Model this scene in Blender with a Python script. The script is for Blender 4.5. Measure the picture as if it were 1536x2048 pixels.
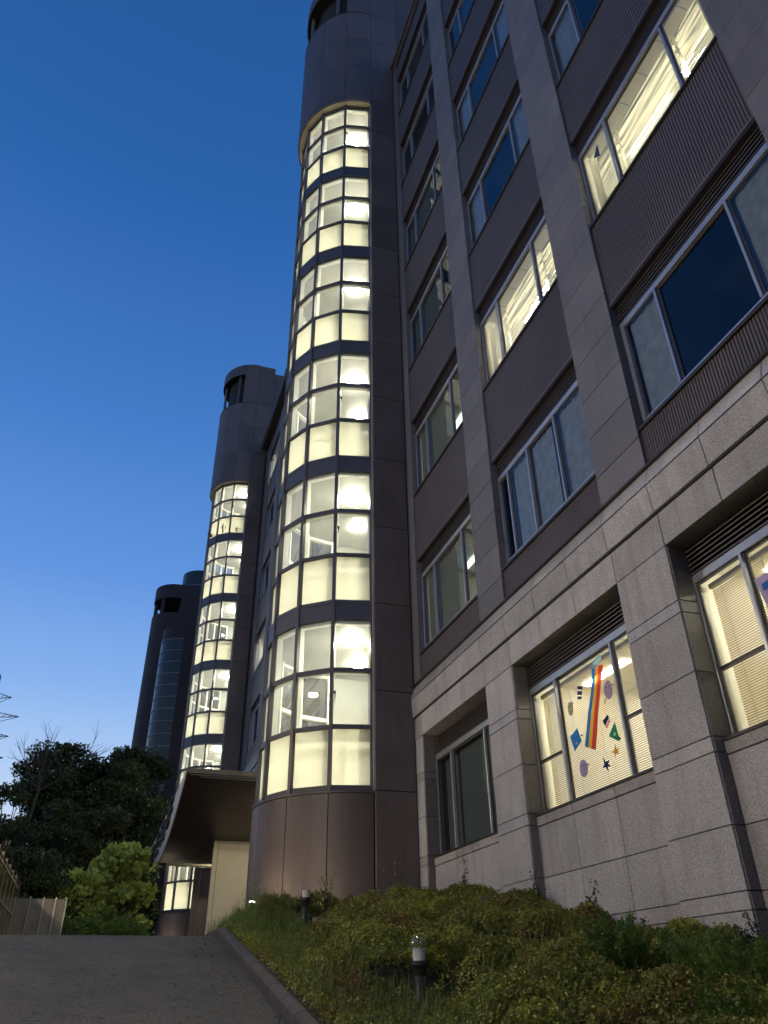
import bpy, bmesh, math, random
import numpy as np
from mathutils import Vector, Matrix

random.seed(7)
rng = np.random.default_rng(7)
scene = bpy.context.scene
for o in list(bpy.data.objects):
    bpy.data.objects.remove(o)

# All layout numbers below are in building modules; one module is U metres and the eye stands at the module origin.
U = 0.56
EYE = 1.5
R = math.radians

# ------------------------------------------------------------------ camera
def unit(v):
    return v / np.linalg.norm(v)
_f = 1533.0
_u = unit(np.array([730.4 - 768, -1403.3 - 1024, _f]))
_g = np.array([165.05 - 768, 2001 - 1024, _f]); _g = unit(_g - _u * (_g @ _u))
_x = np.cross(_g, _u)
_M = np.array([_x, _g, _u])            # world from camera (x right, y down, z forward)
cam_data = bpy.data.cameras.new('camera')
cam = bpy.data.objects.new('camera', cam_data)
scene.collection.objects.link(cam)
rot = Matrix([[_M[i][0], -_M[i][1], -_M[i][2]] for i in range(3)])
cam.matrix_world = Matrix.Translation((0, 0, EYE)) @ rot.to_4x4()
cam_data.sensor_fit = 'HORIZONTAL'
cam_data.sensor_width = 36.0
cam_data.lens = 36.0 * _f / 1536.0
cam_data.clip_start = 0.05
cam_data.clip_end = 3000
scene.camera = cam

# ------------------------------------------------------------------ dusk sky
world = bpy.data.worlds.new('World')
scene.world = world
world.use_nodes = True
wn = world.node_tree.nodes; wl = world.node_tree.links
wn.clear()
wout = wn.new('ShaderNodeOutputWorld')
bg = wn.new('ShaderNodeBackground'); bg.inputs['Strength'].default_value = 1.0
sky = wn.new('ShaderNodeTexSky'); sky.sky_type = 'NISHITA'; sky.sun_disc = False
sky.sun_elevation = R(-1.5); sky.sun_rotation = R(-60)
tc = wn.new('ShaderNodeTexCoord')
sep = wn.new('ShaderNodeSeparateXYZ')
wl.new(tc.outputs['Generated'], sep.inputs[0])
ramp = wn.new('ShaderNodeValToRGB')
el = ramp.color_ramp.elements
SKY = [(0.0, (.84, .87, .92)), (0.10, (.74, .82, .94)), (0.235, (.43, .62, .93)), (0.32, (.25, .46, .88)), (0.44, (.13, .315, .77)),
       (0.60, (.064, .212, .60)), (0.80, (.025, .126, .41)), (1.0, (.016, .085, .29))]
el[0].position = SKY[0][0]; el[0].color = SKY[0][1] + (1,)
el[1].position = SKY[-1][0]; el[1].color = SKY[-1][1] + (1,)
for p, c in SKY[1:-1]:
    e = el.new(p); e.color = c + (1,)
wl.new(sep.outputs['Z'], ramp.inputs[0])
mixs = wn.new('ShaderNodeMix'); mixs.data_type = 'RGBA'; mixs.inputs[0].default_value = 0.97
scl = wn.new('ShaderNodeVectorMath'); scl.operation = 'SCALE'; scl.inputs['Scale'].default_value = 0.15
wl.new(sky.outputs[0], scl.inputs[0])
wl.new(scl.outputs[0], mixs.inputs[6]); wl.new(ramp.outputs[0], mixs.inputs[7])
wl.new(mixs.outputs[2], bg.inputs['Color'])
wl.new(bg.outputs[0], wout.inputs[0])

scene.view_settings.view_transform = 'Standard'
scene.view_settings.look = 'None'
scene.view_settings.gamma = 1.0
scene.view_settings.exposure = 0.0
scene.view_settings.use_curve_mapping = False
scene.render.engine = 'CYCLES'
cy = scene.cycles
cy.use_denoising = True
cy.max_bounces = 10; cy.diffuse_bounces = 4; cy.glossy_bounces = 4; cy.transmission_bounces = 6; cy.transparent_max_bounces = 24
cy.caustics_reflective = False; cy.caustics_refractive = False
cy.sample_clamp_indirect = 6.0
cy.use_light_tree = True

# ------------------------------------------------------------------ helpers
C = scene.collection
def link(o):
    C.objects.link(o); return o
WP = {}                                  # world position (modules) of every empty / part origin
def P(p):
    return Vector((p[0] * U, p[1] * U, p[2] * U + EYE))
def D(p):
    return Vector((p[0] * U, p[1] * U, p[2] * U))
def place(o, pos, parent=None):
    pos = tuple(float(a) for a in pos)
    WP[o.name] = pos
    if parent is None:
        o.location = P(pos)
    else:
        pp = WP[parent.name]
        o.parent = parent
        o.location = D((pos[0] - pp[0], pos[1] - pp[1], pos[2] - pp[2]))
    return o
def thing(name, label, cat, pos, group=None):
    o = link(bpy.data.objects.new(name, None))
    o.empty_display_size = .3
    place(o, pos)
    o['label'] = label; o['category'] = cat
    if group: o['group'] = group
    return o
def tag(o, label, cat, group=None):
    o['label'] = label; o['category'] = cat
    if group: o['group'] = group
    return o
def kindof(o, k, label=None):
    o['kind'] = k
    if label: o['label'] = label
    return o
def mesh_np(name, verts, faces, mat=None, smooth=False):
    me = bpy.data.meshes.new(name)
    verts = np.asarray(verts, dtype=np.float32)
    if isinstance(faces, np.ndarray):
        n, k = faces.shape
        me.vertices.add(len(verts)); me.vertices.foreach_set('co', verts.ravel())
        me.loops.add(n * k); me.loops.foreach_set('vertex_index', faces.ravel().astype(np.int32))
        me.polygons.add(n); me.polygons.foreach_set('loop_start', np.arange(0, n * k, k, dtype=np.int32))
        me.update(calc_edges=True)
    else:
        me.from_pydata([tuple(v) for v in verts], [], faces); me.update()
    if mat: me.materials.append(mat)
    if smooth:
        me.polygons.foreach_set('use_smooth', [True] * len(me.polygons))
    return me
class MB:
    """collects shapes given in modules, linked as ONE mesh object"""
    def __init__(s): s.v = []; s.f = []
    def box(s, x0, x1, y0, y1, z0, z1):
        b = len(s.v)
        s.v += [(x, y, z) for x in (x0, x1) for y in (y0, y1) for z in (z0, z1)]
        s.f += [tuple(b + i for i in q) for q in ((0, 1, 3, 2), (4, 6, 7, 5), (0, 4, 5, 1), (2, 3, 7, 6), (0, 2, 6, 4), (1, 5, 7, 3))]
    def quad(s, *pts):
        b = len(s.v); s.v += list(pts); s.f.append(tuple(range(b, b + len(pts))))
    def beam(s, a, b, w, h=None):
        a = Vector(a); b = Vector(b); h = h or w
        d = (b - a).normalized()
        up = Vector((0, 0, 1)) if abs(d.z) < .95 else Vector((1, 0, 0))
        sx = d.cross(up).normalized() * w / 2; sy = d.cross(sx).normalized() * h / 2
        n = len(s.v)
        for q in (a, b):
            for i, j in ((-1, -1), (1, -1), (1, 1), (-1, 1)):
                s.v.append(tuple(q + sx * i + sy * j))
        s.f += [tuple(n + i for i in q) for q in ((0, 1, 2, 3), (7, 6, 5, 4), (0, 4, 5, 1), (1, 5, 6, 2), (2, 6, 7, 3), (3, 7, 4, 0))]
    def tube(s, pts, radii, n=8, cap=True):
        base = len(s.v)
        pts = [Vector(p) for p in pts]
        for i, p in enumerate(pts):
            d = (pts[min(i + 1, len(pts) - 1)] - pts[max(i - 1, 0)]).normalized()
            up = Vector((0, 0, 1)) if abs(d.z) < .9 else Vector((1, 0, 0))
            a = d.cross(up).normalized(); b = d.cross(a).normalized()
            r = radii[i] if isinstance(radii, (list, tuple)) else radii
            for k in range(n):
                t = 2 * math.pi * k / n
                s.v.append(tuple(p + a * math.cos(t) * r + b * math.sin(t) * r))
        for i in range(len(pts) - 1):
            for k in range(n):
                q = base + i * n
                s.f.append((q + k, q + (k + 1) % n, q + n + (k + 1) % n, q + n + k))
        if cap:
            s.f.append(tuple(base + k for k in range(n))); q = base + (len(pts) - 1) * n
            s.f.append(tuple(q + k for k in reversed(range(n))))
    def prism(s, poly, z0, z1):
        n = len(poly); b = len(s.v)
        s.v += [(x, y, z0) for x, y in poly] + [(x, y, z1) for x, y in poly]
        s.f.append(tuple(b + i for i in range(n))); s.f.append(tuple(b + n + i for i in reversed(range(n))))
        for i in range(n):
            j = (i + 1) % n
            s.f.append((b + i, b + j, b + n + j, b + n + i))
    def build(s, name, mat, parent=None, origin=None, smooth=False, bevel=0):
        if origin is None:
            origin = WP[parent.name] if parent is not None else tuple(np.mean(np.array(s.v), axis=0))
        v = (np.array(s.v, dtype=float) - np.array(origin)) * U
        me = mesh_np(name, v, s.f, mat, smooth)
        bm = bmesh.new(); bm.from_mesh(me); bmesh.ops.recalc_face_normals(bm, faces=bm.faces); bm.to_mesh(me); bm.free()
        o = link(bpy.data.objects.new(name, me))
        if bevel:
            m = o.modifiers.new('edge', 'BEVEL'); m.width = bevel; m.segments = 2; m.limit_method = 'ANGLE'
        return place(o, origin, parent)
_cache = {}
def piece(name, mat, parent, x0, x1, y0, y1, z0, z1, bev=0.0):
    """one box-shaped piece (bevelled), sharing mesh data between pieces of the same size"""
    dx, dy, dz = [round(abs(a), 4) for a in (x1 - x0, y1 - y0, z1 - z0)]
    key = (name, mat.name, dx, dy, dz, bev)
    if key not in _cache:
        bm = bmesh.new()
        bmesh.ops.create_cube(bm, size=1.0)
        bmesh.ops.scale(bm, verts=bm.verts, vec=(dx * U, dy * U, dz * U))
        if bev:
            bmesh.ops.bevel(bm, geom=bm.edges[:], offset=min(bev, dx * U * .3, dy * U * .3, dz * U * .3), segments=1, affect='EDGES', profile=.5)
        me = bpy.data.meshes.new(name); bm.to_mesh(me); bm.free()
        me.materials.append(mat)
        _cache[key] = me
    o = link(bpy.data.objects.new(name, _cache[key]))
    return place(o, ((x0 + x1) / 2, (y0 + y1) / 2, (z0 + z1) / 2), parent)
def copy_tree(o, parent=None):
    c = o.copy(); C.objects.link(c); c.parent = parent
    for ch in list(o.children):
        copy_tree(ch, c)
    return c

# ------------------------------------------------------------------ materials
def newmat(name):
    m = bpy.data.materials.new(name); m.use_nodes = True
    return m, m.node_tree.nodes, m.node_tree.links
def coords(n, l, scale=1.0, kind='Object'):
    g = n.new('ShaderNodeNewGeometry')
    mp = n.new('ShaderNodeMapping'); mp.inputs['Scale'].default_value = (scale,) * 3 if not isinstance(scale, tuple) else scale
    l.new(g.outputs['Position'], mp.inputs['Vector'])
    return mp.outputs[0]
def noise(n, l, vec, scale, detail=4, rough=.55):
    t = n.new('ShaderNodeTexNoise'); t.inputs['Scale'].default_value = scale; t.inputs['Detail'].default_value = detail; t.inputs['Roughness'].default_value = rough
    l.new(vec, t.inputs['Vector']); return t.outputs['Fac']
def crr(n, l, fac, stops):
    r = n.new('ShaderNodeValToRGB')
    e = r.color_ramp.elements
    e[0].position = stops[0][0]; e[0].color = stops[0][1] + (1,)
    e[1].position = stops[-1][0]; e[1].color = stops[-1][1] + (1,)
    for p, c in stops[1:-1]:
        q = e.new(p); q.color = c + (1,)
    l.new(fac, r.inputs[0]); return r.outputs[0]
def mathn(n, l, op, a, b):
    m = n.new('ShaderNodeMath'); m.operation = op
    for i, x in enumerate((a, b)):
        if isinstance(x, (int, float)): m.inputs[i].default_value = x
        elif x is not None: l.new(x, m.inputs[i])
    return m.outputs[0]
def mixc(n, l, fac, a, b, mode='MIX'):
    m = n.new('ShaderNodeMix'); m.data_type = 'RGBA'; m.blend_type = mode
    for i, x in ((0, fac), (6, a), (7, b)):
        if isinstance(x, (int, float)): m.inputs[i].default_value = x
        elif isinstance(x, tuple): m.inputs[i].default_value = x + (1,)
        else: l.new(x, m.inputs[i])
    return m.outputs[2]
def bump(n, l, h, dist, strength=1.0):
    b = n.new('ShaderNodeBump'); b.inputs['Distance'].default_value = dist; b.inputs['Strength'].default_value = strength
    l.new(h, b.inputs['Height']); return b.outputs[0]
def obj_rand(n):
    return n.new('ShaderNodeObjectInfo').outputs['Random']

def simple(name, col, rough=.5, metal=0.0, var=.12, vscale=2.0, dirt=0.0, spec=.5, pervar=0.0):
    m, n, l = newmat(name)
    b = n['Principled BSDF']
    v = coords(n, l)
    nz = noise(n, l, v, vscale, 5)
    lo = tuple(c * (1 - var) for c in col); hi = tuple(min(1, c * (1 + var)) for c in col)
    c = crr(n, l, nz, [(.3, lo), (.7, hi)])
    if dirt:
        mp = coords(n, l, (6, 6, .5))
        st = noise(n, l, mp, 1.4, 6, .65)
        f = crr(n, l, st, [(.45, (0, 0, 0)), (.75, (1, 1, 1))])
        c = mixc(n, l, mathn(n, l, 'MULTIPLY', f, dirt), c, tuple(x * .45 for x in col))
    if pervar:
        k = mathn(n, l, 'ADD', mathn(n, l, 'MULTIPLY', obj_rand(n), 2 * pervar), 1 - pervar)
        vm = n.new('ShaderNodeVectorMath'); vm.operation = 'SCALE'; l.new(c, vm.inputs[0]); l.new(k, vm.inputs['Scale']); c = vm.outputs[0]
    l.new(c, b.inputs['Base Color'])
    r = mathn(n, l, 'ADD', mathn(n, l, 'MULTIPLY', nz, .16), rough - .08)
    l.new(r, b.inputs['Roughness'])
    b.inputs['Metallic'].default_value = metal
    b.inputs['Specular IOR Level'].default_value = spec
    return m
def granite(name, base, rough, polish=False):
    m, n, l = newmat(name)
    b = n['Principled BSDF']
    v = coords(n, l)
    vo = n.new('ShaderNodeTexVoronoi'); vo.inputs['Scale'].default_value = 120; l.new(v, vo.inputs['Vector'])
    sp = n.new('ShaderNodeSeparateColor'); l.new(vo.outputs['Color'], sp.inputs[0])
    c1 = crr(n, l, sp.outputs[0], [(0, tuple(x * .18 for x in base)), (.30, tuple(x * .30 for x in base)), (.42, tuple(x * .95 for x in base)), (.78, tuple(x * 1.15 for x in base)), (1, tuple(min(1, x * 2.0) for x in base))])
    nz = noise(n, l, v, 60, 3)
    c2 = crr(n, l, nz, [(.35, tuple(x * .65 for x in base)), (.65, tuple(x * 1.25 for x in base))])
    c = mixc(n, l, .70, c1, c2)
    big = noise(n, l, v, 1.1, 6, .6)
    c = mixc(n, l, 1.0, c, crr(n, l, big, [(.3, (.78, .76, .76)), (.7, (1.06, 1.04, 1.02))]), 'MULTIPLY')
    st = noise(n, l, coords(n, l, (3.2, 3.2, .22)), 1.6, 6, .65)
    c = mixc(n, l, 1.0, c, crr(n, l, st, [(.34, (.84, .83, .83)), (.50, (1, 1, 1))]), 'MULTIPLY')
    k = mathn(n, l, 'ADD', mathn(n, l, 'MULTIPLY', obj_rand(n), .26), .86)
    vm = n.new('ShaderNodeVectorMath'); vm.operation = 'SCALE'; l.new(c, vm.inputs[0]); l.new(k, vm.inputs['Scale'])
    l.new(vm.outputs[0], b.inputs['Base Color'])
    b.inputs['Roughness'].default_value = rough
    b.inputs['Specular IOR Level'].default_value = .5
    if not polish:
        l.new(bump(n, l, nz, .004, .6), b.inputs['Normal'])
    return m

M = {}
M['panel'] = simple('brown_metal_panel', (.102, .080, .078), .50, .12, .14, 1.2, .40, .4, .16)
M['panel_joint'] = simple('joint_sealant', (.012, .010, .011), .8)
M['pier'] = simple('smooth_stone_cladding', (.128, .120, .128), .55, 0, .14, 1.5, .30, .4, .10)
M['spandrel'] = simple('ribbed_brown_metal', (.094, .076, .074), .5, .1, .10, 1.0, .15)
M['dark_metal'] = simple('dark_bronze_metal', (.035, .029, .029), .45, .4)
M['alu'] = simple('satin_aluminium', (.36, .37, .40), .35, .55, .08, 3)
M['mullion'] = simple('dark_blue_grey_mullion', (.066, .062, .070), .5, .2, .08, 3)
M['white_in'] = simple('white_interior_paint', (.74, .72, .66), .6, 0, .05, 1)
M['stair_wall'] = simple('stairwell_paint', (.20, .20, .19), .6, 0, .05, 1)
M['cream_in'] = simple('cream_interior_paint', (.76, .73, .62), .6, 0, .06, 1)
M['dark_in'] = simple('unlit_room', (.05, .05, .055), .8)
M['granite'] = granite('flamed_granite', (.40, .39, .395), .75)
M['granite_dark'] = granite('dark_flamed_granite', (.36, .345, .34), .7)
M['granite_pol'] = granite('polished_granite', (.38, .365, .36), .28, True)
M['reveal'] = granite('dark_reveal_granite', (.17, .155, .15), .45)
M['mortar'] = simple('grey_joint_sealant', (.055, .052, .052), .8)
M['black'] = simple('black_paint', (.012, .012, .013), .5)
M['curtain'] = simple('grey_curtain', (.40, .40, .41), .85, 0, .2, 6)
M['blind_grey'] = simple('grey_green_roller_blind', (.17, .185, .165), .8, 0, .06, 1)
M['canopy'] = simple('brown_canopy_soffit', (.058, .042, .036), .4, .2, .1, 1)
M['fascia'] = simple('pale_canopy_fascia', (.50, .46, .42), .5, .1, .06, 1, .1)
M['beige'] = simple('beige_wall_panel', (.50, .46, .35), .7, 0, .06, .8, .15)
M['rail_metal'] = simple('galvanised_rail', (.45, .42, .36), .4, .6)
M['bark'] = simple('bark', (.05, .038, .028), .9, 0, .3, 12)
M['kerb'] = simple('kerb_stone', (.043, .038, .036), .8, 0, .25, 9, .3, .4, .12)
M['soil'] = simple('dark_soil', (.022, .017, .010), .95, 0, .4, 8)
M['terrain'] = simple('dark_ground', (.035, .035, .022), .95, 0, .4, .5)
M['far_panel'] = simple('far_dark_cladding', (.030, .024, .028), .6, 0, .08, .3, 0, .2)
M['far_glass'] = simple('far_dark_glass', (.012, .018, .022), .16, 0, .3, .2, 0, .35)
M['far_band'] = simple('far_floor_band', (.08, .085, .09), .4, .2)
M['fence'] = simple('beige_fence_panel', (.27, .22, .165), .7, 0, .14, 3, .3)
M['lamp_white'] = simple('bollard_reflector', (.50, .46, .42), .5)
M['pylon'] = simple('pylon_steel', (.03, .035, .045), .6)

def emis(name, col, strength):
    m, n, l = newmat(name)
    n.remove(n['Principled BSDF'])
    e = n.new('ShaderNodeEmission'); e.inputs[0].default_value = col + (1,); e.inputs[1].default_value = strength
    l.new(e.outputs[0], n['Material Output'].inputs[0]); return m
M['stair_lamp'] = emis('stair_lamp_glow', (1, .93, .74), 370)
M['stair_fill_tube'] = emis('stair_fill_tube_glow', (1, .95, .73), 190)
M['office_lamp'] = emis('office_tube_glow', (1, .92, .74), 80)
M['office_lamp_low'] = emis('office_tube_dim_glow', (.95, 1, .85), 3.2)
M['ground_lamp'] = emis('ground_spot_glow', (1, .82, .56), 600)
M['street_lamp'] = emis('street_lamp_glow', (1, .83, .61), 640)

def glass(name, tint, dust=0.0, refl=1.0):
    m, n, l = newmat(name)
    n.remove(n['Principled BSDF'])
    tr = n.new('ShaderNodeBsdfTransparent'); tr.inputs[0].default_value = tint + (1,)
    gl = n.new('ShaderNodeBsdfGlossy'); gl.inputs['Roughness'].default_value = .015; gl.inputs['Color'].default_value = (1, 1, 1, 1)
    fr = n.new('ShaderNodeFresnel'); fr.inputs[0].default_value = 1.5
    mx = n.new('ShaderNodeMixShader')
    front = mathn(n, l, 'SUBTRACT', 1.0, n.new('ShaderNodeNewGeometry').outputs['Backfacing'])
    l.new(mathn(n, l, 'MULTIPLY', mathn(n, l, 'MULTIPLY', fr.outputs[0], refl), front), mx.inputs[0])
    v = coords(n, l)
    w = noise(n, l, v, .9, 2)
    l.new(bump(n, l, w, .02, .25), gl.inputs['Normal'])
    l.new(tr.outputs[0], mx.inputs[1]); l.new(gl.outputs[0], mx.inputs[2])
    out = mx.outputs[0]
    if dust:
        tl = n.new('ShaderNodeBsdfTranslucent'); tl.inputs[0].default_value = (.9, .88, .8, 1)
        m2 = n.new('ShaderNodeMixShader')
        dn = noise(n, l, coords(n, l, (9, 9, 1.6)), 1.6, 7, .7)
        d2 = noise(n, l, v, 38, 2, .5)
        spots = crr(n, l, d2, [(.68, (0, 0, 0)), (.74, (.35, .35, .35))])
        f = mathn(n, l, 'ADD', crr(n, l, dn, [(.3, (dust * .3,) * 3), (.8, (dust * 1.8,) * 3)]), mathn(n, l, 'MULTIPLY', spots, dust))
        l.new(f, m2.inputs[0]); l.new(out, m2.inputs[1]); l.new(tl.outputs[0], m2.inputs[2]); out = m2.outputs[0]
    l.new(out, n['Material Output'].inputs[0]); return m
M['glass_clear'] = glass('clear_stair_glass', (.88, .91, .89), .07)
M['glass_dark'] = glass('office_window_glass', (.74, .78, .80), 0, .85)
M['glass_lit'] = glass('lit_office_glass', (.90, .92, .90), 0)
M['dome'] = glass('clear_dome', (.93, .95, .96), 0, 1.4)

def frosted(name, col, sheet=False):
    m, n, l = newmat(name)
    n.remove(n['Principled BSDF'])
    tl = n.new('ShaderNodeBsdfTranslucent')
    v = coords(n, l)
    c = crr(n, l, noise(n, l, v, .8, 5, .6), [(.3, tuple(x * .93 for x in col)), (.7, col)])
    vm = n.new('ShaderNodeVectorMath'); vm.operation = 'SCALE'; l.new(c, vm.inputs[0]); l.new(mathn(n, l, 'ADD', mathn(n, l, 'MULTIPLY', obj_rand(n), .12), .88), vm.inputs['Scale'])
    l.new(vm.outputs[0], tl.inputs[0])
    gl = n.new('ShaderNodeBsdfGlossy'); gl.inputs['Roughness'].default_value = .06
    fr = n.new('ShaderNodeFresnel'); fr.inputs[0].default_value = 1.45
    df = n.new('ShaderNodeBsdfDiffuse'); df.inputs[0].default_value = (.5, .5, .45, 1)
    m1 = n.new('ShaderNodeMixShader'); m1.inputs[0].default_value = .06
    l.new(tl.outputs[0], m1.inputs[1]); l.new(df.outputs[0], m1.inputs[2])
    mx = n.new('ShaderNodeMixShader'); l.new(mathn(n, l, 'MULTIPLY', fr.outputs[0], mathn(n, l, 'SUBTRACT', 1.0, n.new('ShaderNodeNewGeometry').outputs['Backfacing'])), mx.inputs[0])
    l.new(m1.outputs[0], mx.inputs[1]); l.new(gl.outputs[0], mx.inputs[2])
    out = mx.outputs[0]
    if not sheet:          # a pane with two faces scatters once, at the face that is met first
        tp = n.new('ShaderNodeBsdfTransparent'); m3 = n.new('ShaderNodeMixShader')
        l.new(n.new('ShaderNodeNewGeometry').outputs['Backfacing'], m3.inputs[0]); l.new(out, m3.inputs[1]); l.new(tp.outputs[0], m3.inputs[2]); out = m3.outputs[0]
    l.new(out, n['Material Output'].inputs[0]); return m
M['frosted'] = frosted('frosted_stair_glass', (.76, .765, .62))

def blind_mat():
    m, n, l = newmat('cream_venetian_slats')
    b = n['Principled BSDF']
    b.inputs['Base Color'].default_value = (.46, .39, .23, 1); b.inputs['Roughness'].default_value = .6
    tl = n.new('ShaderNodeBsdfTranslucent'); tl.inputs[0].default_value = (.7, .6, .38, 1)
    mx = n.new('ShaderNodeMixShader'); mx.inputs[0].default_value = .08
    l.new(b.outputs[0], mx.inputs[1]); l.new(tl.outputs[0], mx.inputs[2]); l.new(mx.outputs[0], n['Material Output'].inputs[0])
    return m
M['blind'] = blind_mat()
M['lace'] = frosted('thin_lace_curtain', (.50, .47, .36), True)
def paper(name, col):
    m, n, l = newmat(name)
    b = n['Principled BSDF']; b.inputs['Base Color'].default_value = col + (1,); b.inputs['Roughness'].default_value = .8
    tl = n.new('ShaderNodeBsdfTranslucent'); tl.inputs[0].default_value = col + (1,)
    tr = n.new('ShaderNodeBsdfTransparent'); tr.inputs[0].default_value = tuple(min(1, c * 1.3) for c in col) + (1,)
    mx = n.new('ShaderNodeMixShader'); mx.inputs[0].default_value = .6
    m2 = n.new('ShaderNodeMixShader'); m2.inputs[0].default_value = .34
    l.new(b.outputs[0], mx.inputs[1]); l.new(tl.outputs[0], mx.inputs[2])
    l.new(mx.outputs[0], m2.inputs[1]); l.new(tr.outputs[0], m2.inputs[2]); l.new(m2.outputs[0], n['Material Output'].inputs[0])
    return m
PC = {k: paper('paper_' + k, c) for k, c in dict(blue=(.10, .34, .66), pale_blue=(.50, .66, .72), yellow=(.80, .58, .16), red=(.66, .16, .14), navy=(.05, .07, .24),
      white=(.85, .82, .75), lilac=(.50, .44, .66), grey=(.50, .50, .40), green=(.08, .40, .26), gold=(.66, .46, .10), cream=(.80, .70, .42), pink=(.75, .35, .40)).items()}

def leafmat(name, cols, trans=.35, rough=.5, nscale=2.2):
    m, n, l = newmat(name)
    b = n['Principled BSDF']
    v = coords(n, l)
    a = noise(n, l, v, nscale, 3, .6)
    fine = noise(n, l, v, 45, 2, .5)
    f = mathn(n, l, 'ADD', mathn(n, l, 'MULTIPLY', a, .7), mathn(n, l, 'MULTIPLY', fine, .3))
    k = len(cols)
    c = crr(n, l, f, [(.33 + .34 * i / (k - 1), cols[i]) for i in range(k)])
    l.new(c, b.inputs['Base Color']); b.inputs['Roughness'].default_value = rough; b.inputs['Specular IOR Level'].default_value = .3
    tl = n.new('ShaderNodeBsdfTranslucent'); l.new(c, tl.inputs[0])
    mx = n.new('ShaderNodeMixShader'); mx.inputs[0].default_value = trans
    l.new(b.outputs[0], mx.inputs[1]); l.new(tl.outputs[0], mx.inputs[2]); l.new(mx.outputs[0], n['Material Output'].inputs[0])
    return m
M['leaf_bed'] = leafmat('azalea_leaves', [(.16, .070, .030), (.17, .125, .032), (.14, .17, .034), (.24, .245, .042), (.38, .36, .065)], .3, .5, 1.7)
M['leaf_tip'] = leafmat('azalea_new_growth', [(.30, .26, .05), (.34, .38, .07), (.50, .50, .12)], .4)
M['dry_leaf'] = leafmat('dry_leaves', [(.09, .05, .02), (.16, .10, .04)], .1)
M['leaf_weed'] = leafmat('bright_weed_leaves', [(.070, .125, .022), (.14, .22, .040)], .4)
M['leaf_dark'] = leafmat('dark_evergreen_leaves', [(.018, .030, .012), (.032, .050, .016), (.050, .065, .020)], .25)
M['leaf_young'] = leafmat('pale_young_leaves', [(.20, .27, .06), (.34, .42, .10), (.48, .54, .17)], .45)
M['grass'] = leafmat('grass_blades', [(.07, .12, .03), (.15, .21, .05)], .4)

def road_mat():
    m, n, l = newmat('ring_marked_concrete')
    b = n['Principled BSDF']
    v = coords(n, l)
    nz = noise(n, l, v, 46, 4, .7); mid = noise(n, l, v, 1.2, 5, .6)
    c = crr(n, l, nz, [(.36, (.013, .012, .012)), (.5, (.037, .034, .032)), (.66, (.085, .078, .072))])
    c = mixc(n, l, 1.0, c, crr(n, l, mid, [(.32, (.55, .56, .58)), (.5, (.95, .95, .95)), (.68, (1.25, 1.2, 1.15))]), 'MULTIPLY')
    vo = n.new('ShaderNodeTexVoronoi'); vo.inputs['Scale'].default_value = 4.6; vo.inputs['Randomness'].default_value = .8
    l.new(v, vo.inputs['Vector'])
    d = mathn(n, l, 'ABSOLUTE', mathn(n, l, 'SUBTRACT', vo.outputs['Distance'], .30), None)
    ring = mathn(n, l, 'LESS_THAN', d, .085)
    brk = mathn(n, l, 'GREATER_THAN', noise(n, l, v, 15, 2), .55)
    f = mathn(n, l, 'MULTIPLY', ring, brk)
    c = mixc(n, l, mathn(n, l, 'MULTIPLY', f, .95), c, (.006, .010, .010))
    l.new(c, b.inputs['Base Color']); b.inputs['Roughness'].default_value = .85
    h = mathn(n, l, 'SUBTRACT', mathn(n, l, 'MULTIPLY', nz, .5), f)
    l.new(bump(n, l, h, .006, .7), b.inputs['Normal'])
    return m
M['road'] = road_mat()

# ------------------------------------------------------------------ ground, road, kerb, bed
CREST = 22.7
def road_z(y):
    if y < CREST: return -2.68 + .178 * y
    return 1.361 + .016 * (y - CREST)
def grid(name, xs, ys, zf, mat):
    xs = list(xs); ys = list(ys)
    v = [(x, y, zf(x, y)) for y in ys for x in xs]
    nx = len(xs)
    f = [(j * nx + i, j * nx + i + 1, (j + 1) * nx + i + 1, (j + 1) * nx + i) for j in range(len(ys) - 1) for i in range(nx - 1)]
    mb = MB(); mb.v = v; mb.f = f
    return mb.build(name, mat, origin=(0, 0, 0))
def terr(x, y):
    z = road_z(max(y, -25)) - .35
    if y > 110: z -= (y - 110) * .04
    return z
kindof(grid('ground', [-2500, -400, -120, -40, -14, 0, 14, 40, 120, 400, 2500], [-400, -100, -25, 0, 10, 20, CREST, 30, 50, 80, 110, 200, 400, 900, 3000], terr, M['terrain']), 'structure')
kindof(grid('road', [-9, -6, -3, 0, 3.05], [-14, -5, 0, 5, 10, 15, 20, CREST, 24], lambda x, y: road_z(y), M['road']), 'structure')
kindof(grid('forecourt', [-9, -3, 3.1, 6, 10.6], [24, 27, 34, 46, 60, 71], lambda x, y: road_z(y) + .002, M['road']), 'structure')
def soil_z(x, y):
    t = max(0, min(1, (x - 3.3) / 6.7))
    return road_z(min(y, CREST + 2)) + .16 + .42 * t + .10 * math.sin(x * 1.7 + y * .9) * .4
kindof(grid('planting_bed', np.linspace(3.12, 10.3, 13), np.linspace(-6, 34, 50), soil_z, M['soil']), 'structure')
kb = kindof(link(bpy.data.objects.new('kerb', None)), 'structure'); place(kb, (3.27, 14, 0))
y = -3.0; i = 0
while y < 25.5:
    L = 1.06
    sl = .178 if y < CREST else .016
    mb = MB()
    prof = [(-.12, -.5), (-.12, .15), (-.07, .21), (.06, .22), (.12, .18), (.12, -.5)]
    kx = lambda q: 3.03 + .011 * max(0, q - 12)
    for yy in (y + .012, y + L - .012):
        zz = road_z(yy)
        mb.v += [(kx(yy) + a, yy, zz + b) for a, b in prof]
    n_ = len(prof)
    mb.f += [tuple(range(n_)), tuple(n_ + q for q in reversed(range(n_)))] + [(q, (q + 1) % n_, n_ + (q + 1) % n_, n_ + q) for q in range(n_)]
    k = mb.build('kerb_stone', M['kerb'], kb, origin=(3.27, y + L / 2, road_z(y + L / 2)), bevel=.006)
    y += L; i += 1

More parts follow.
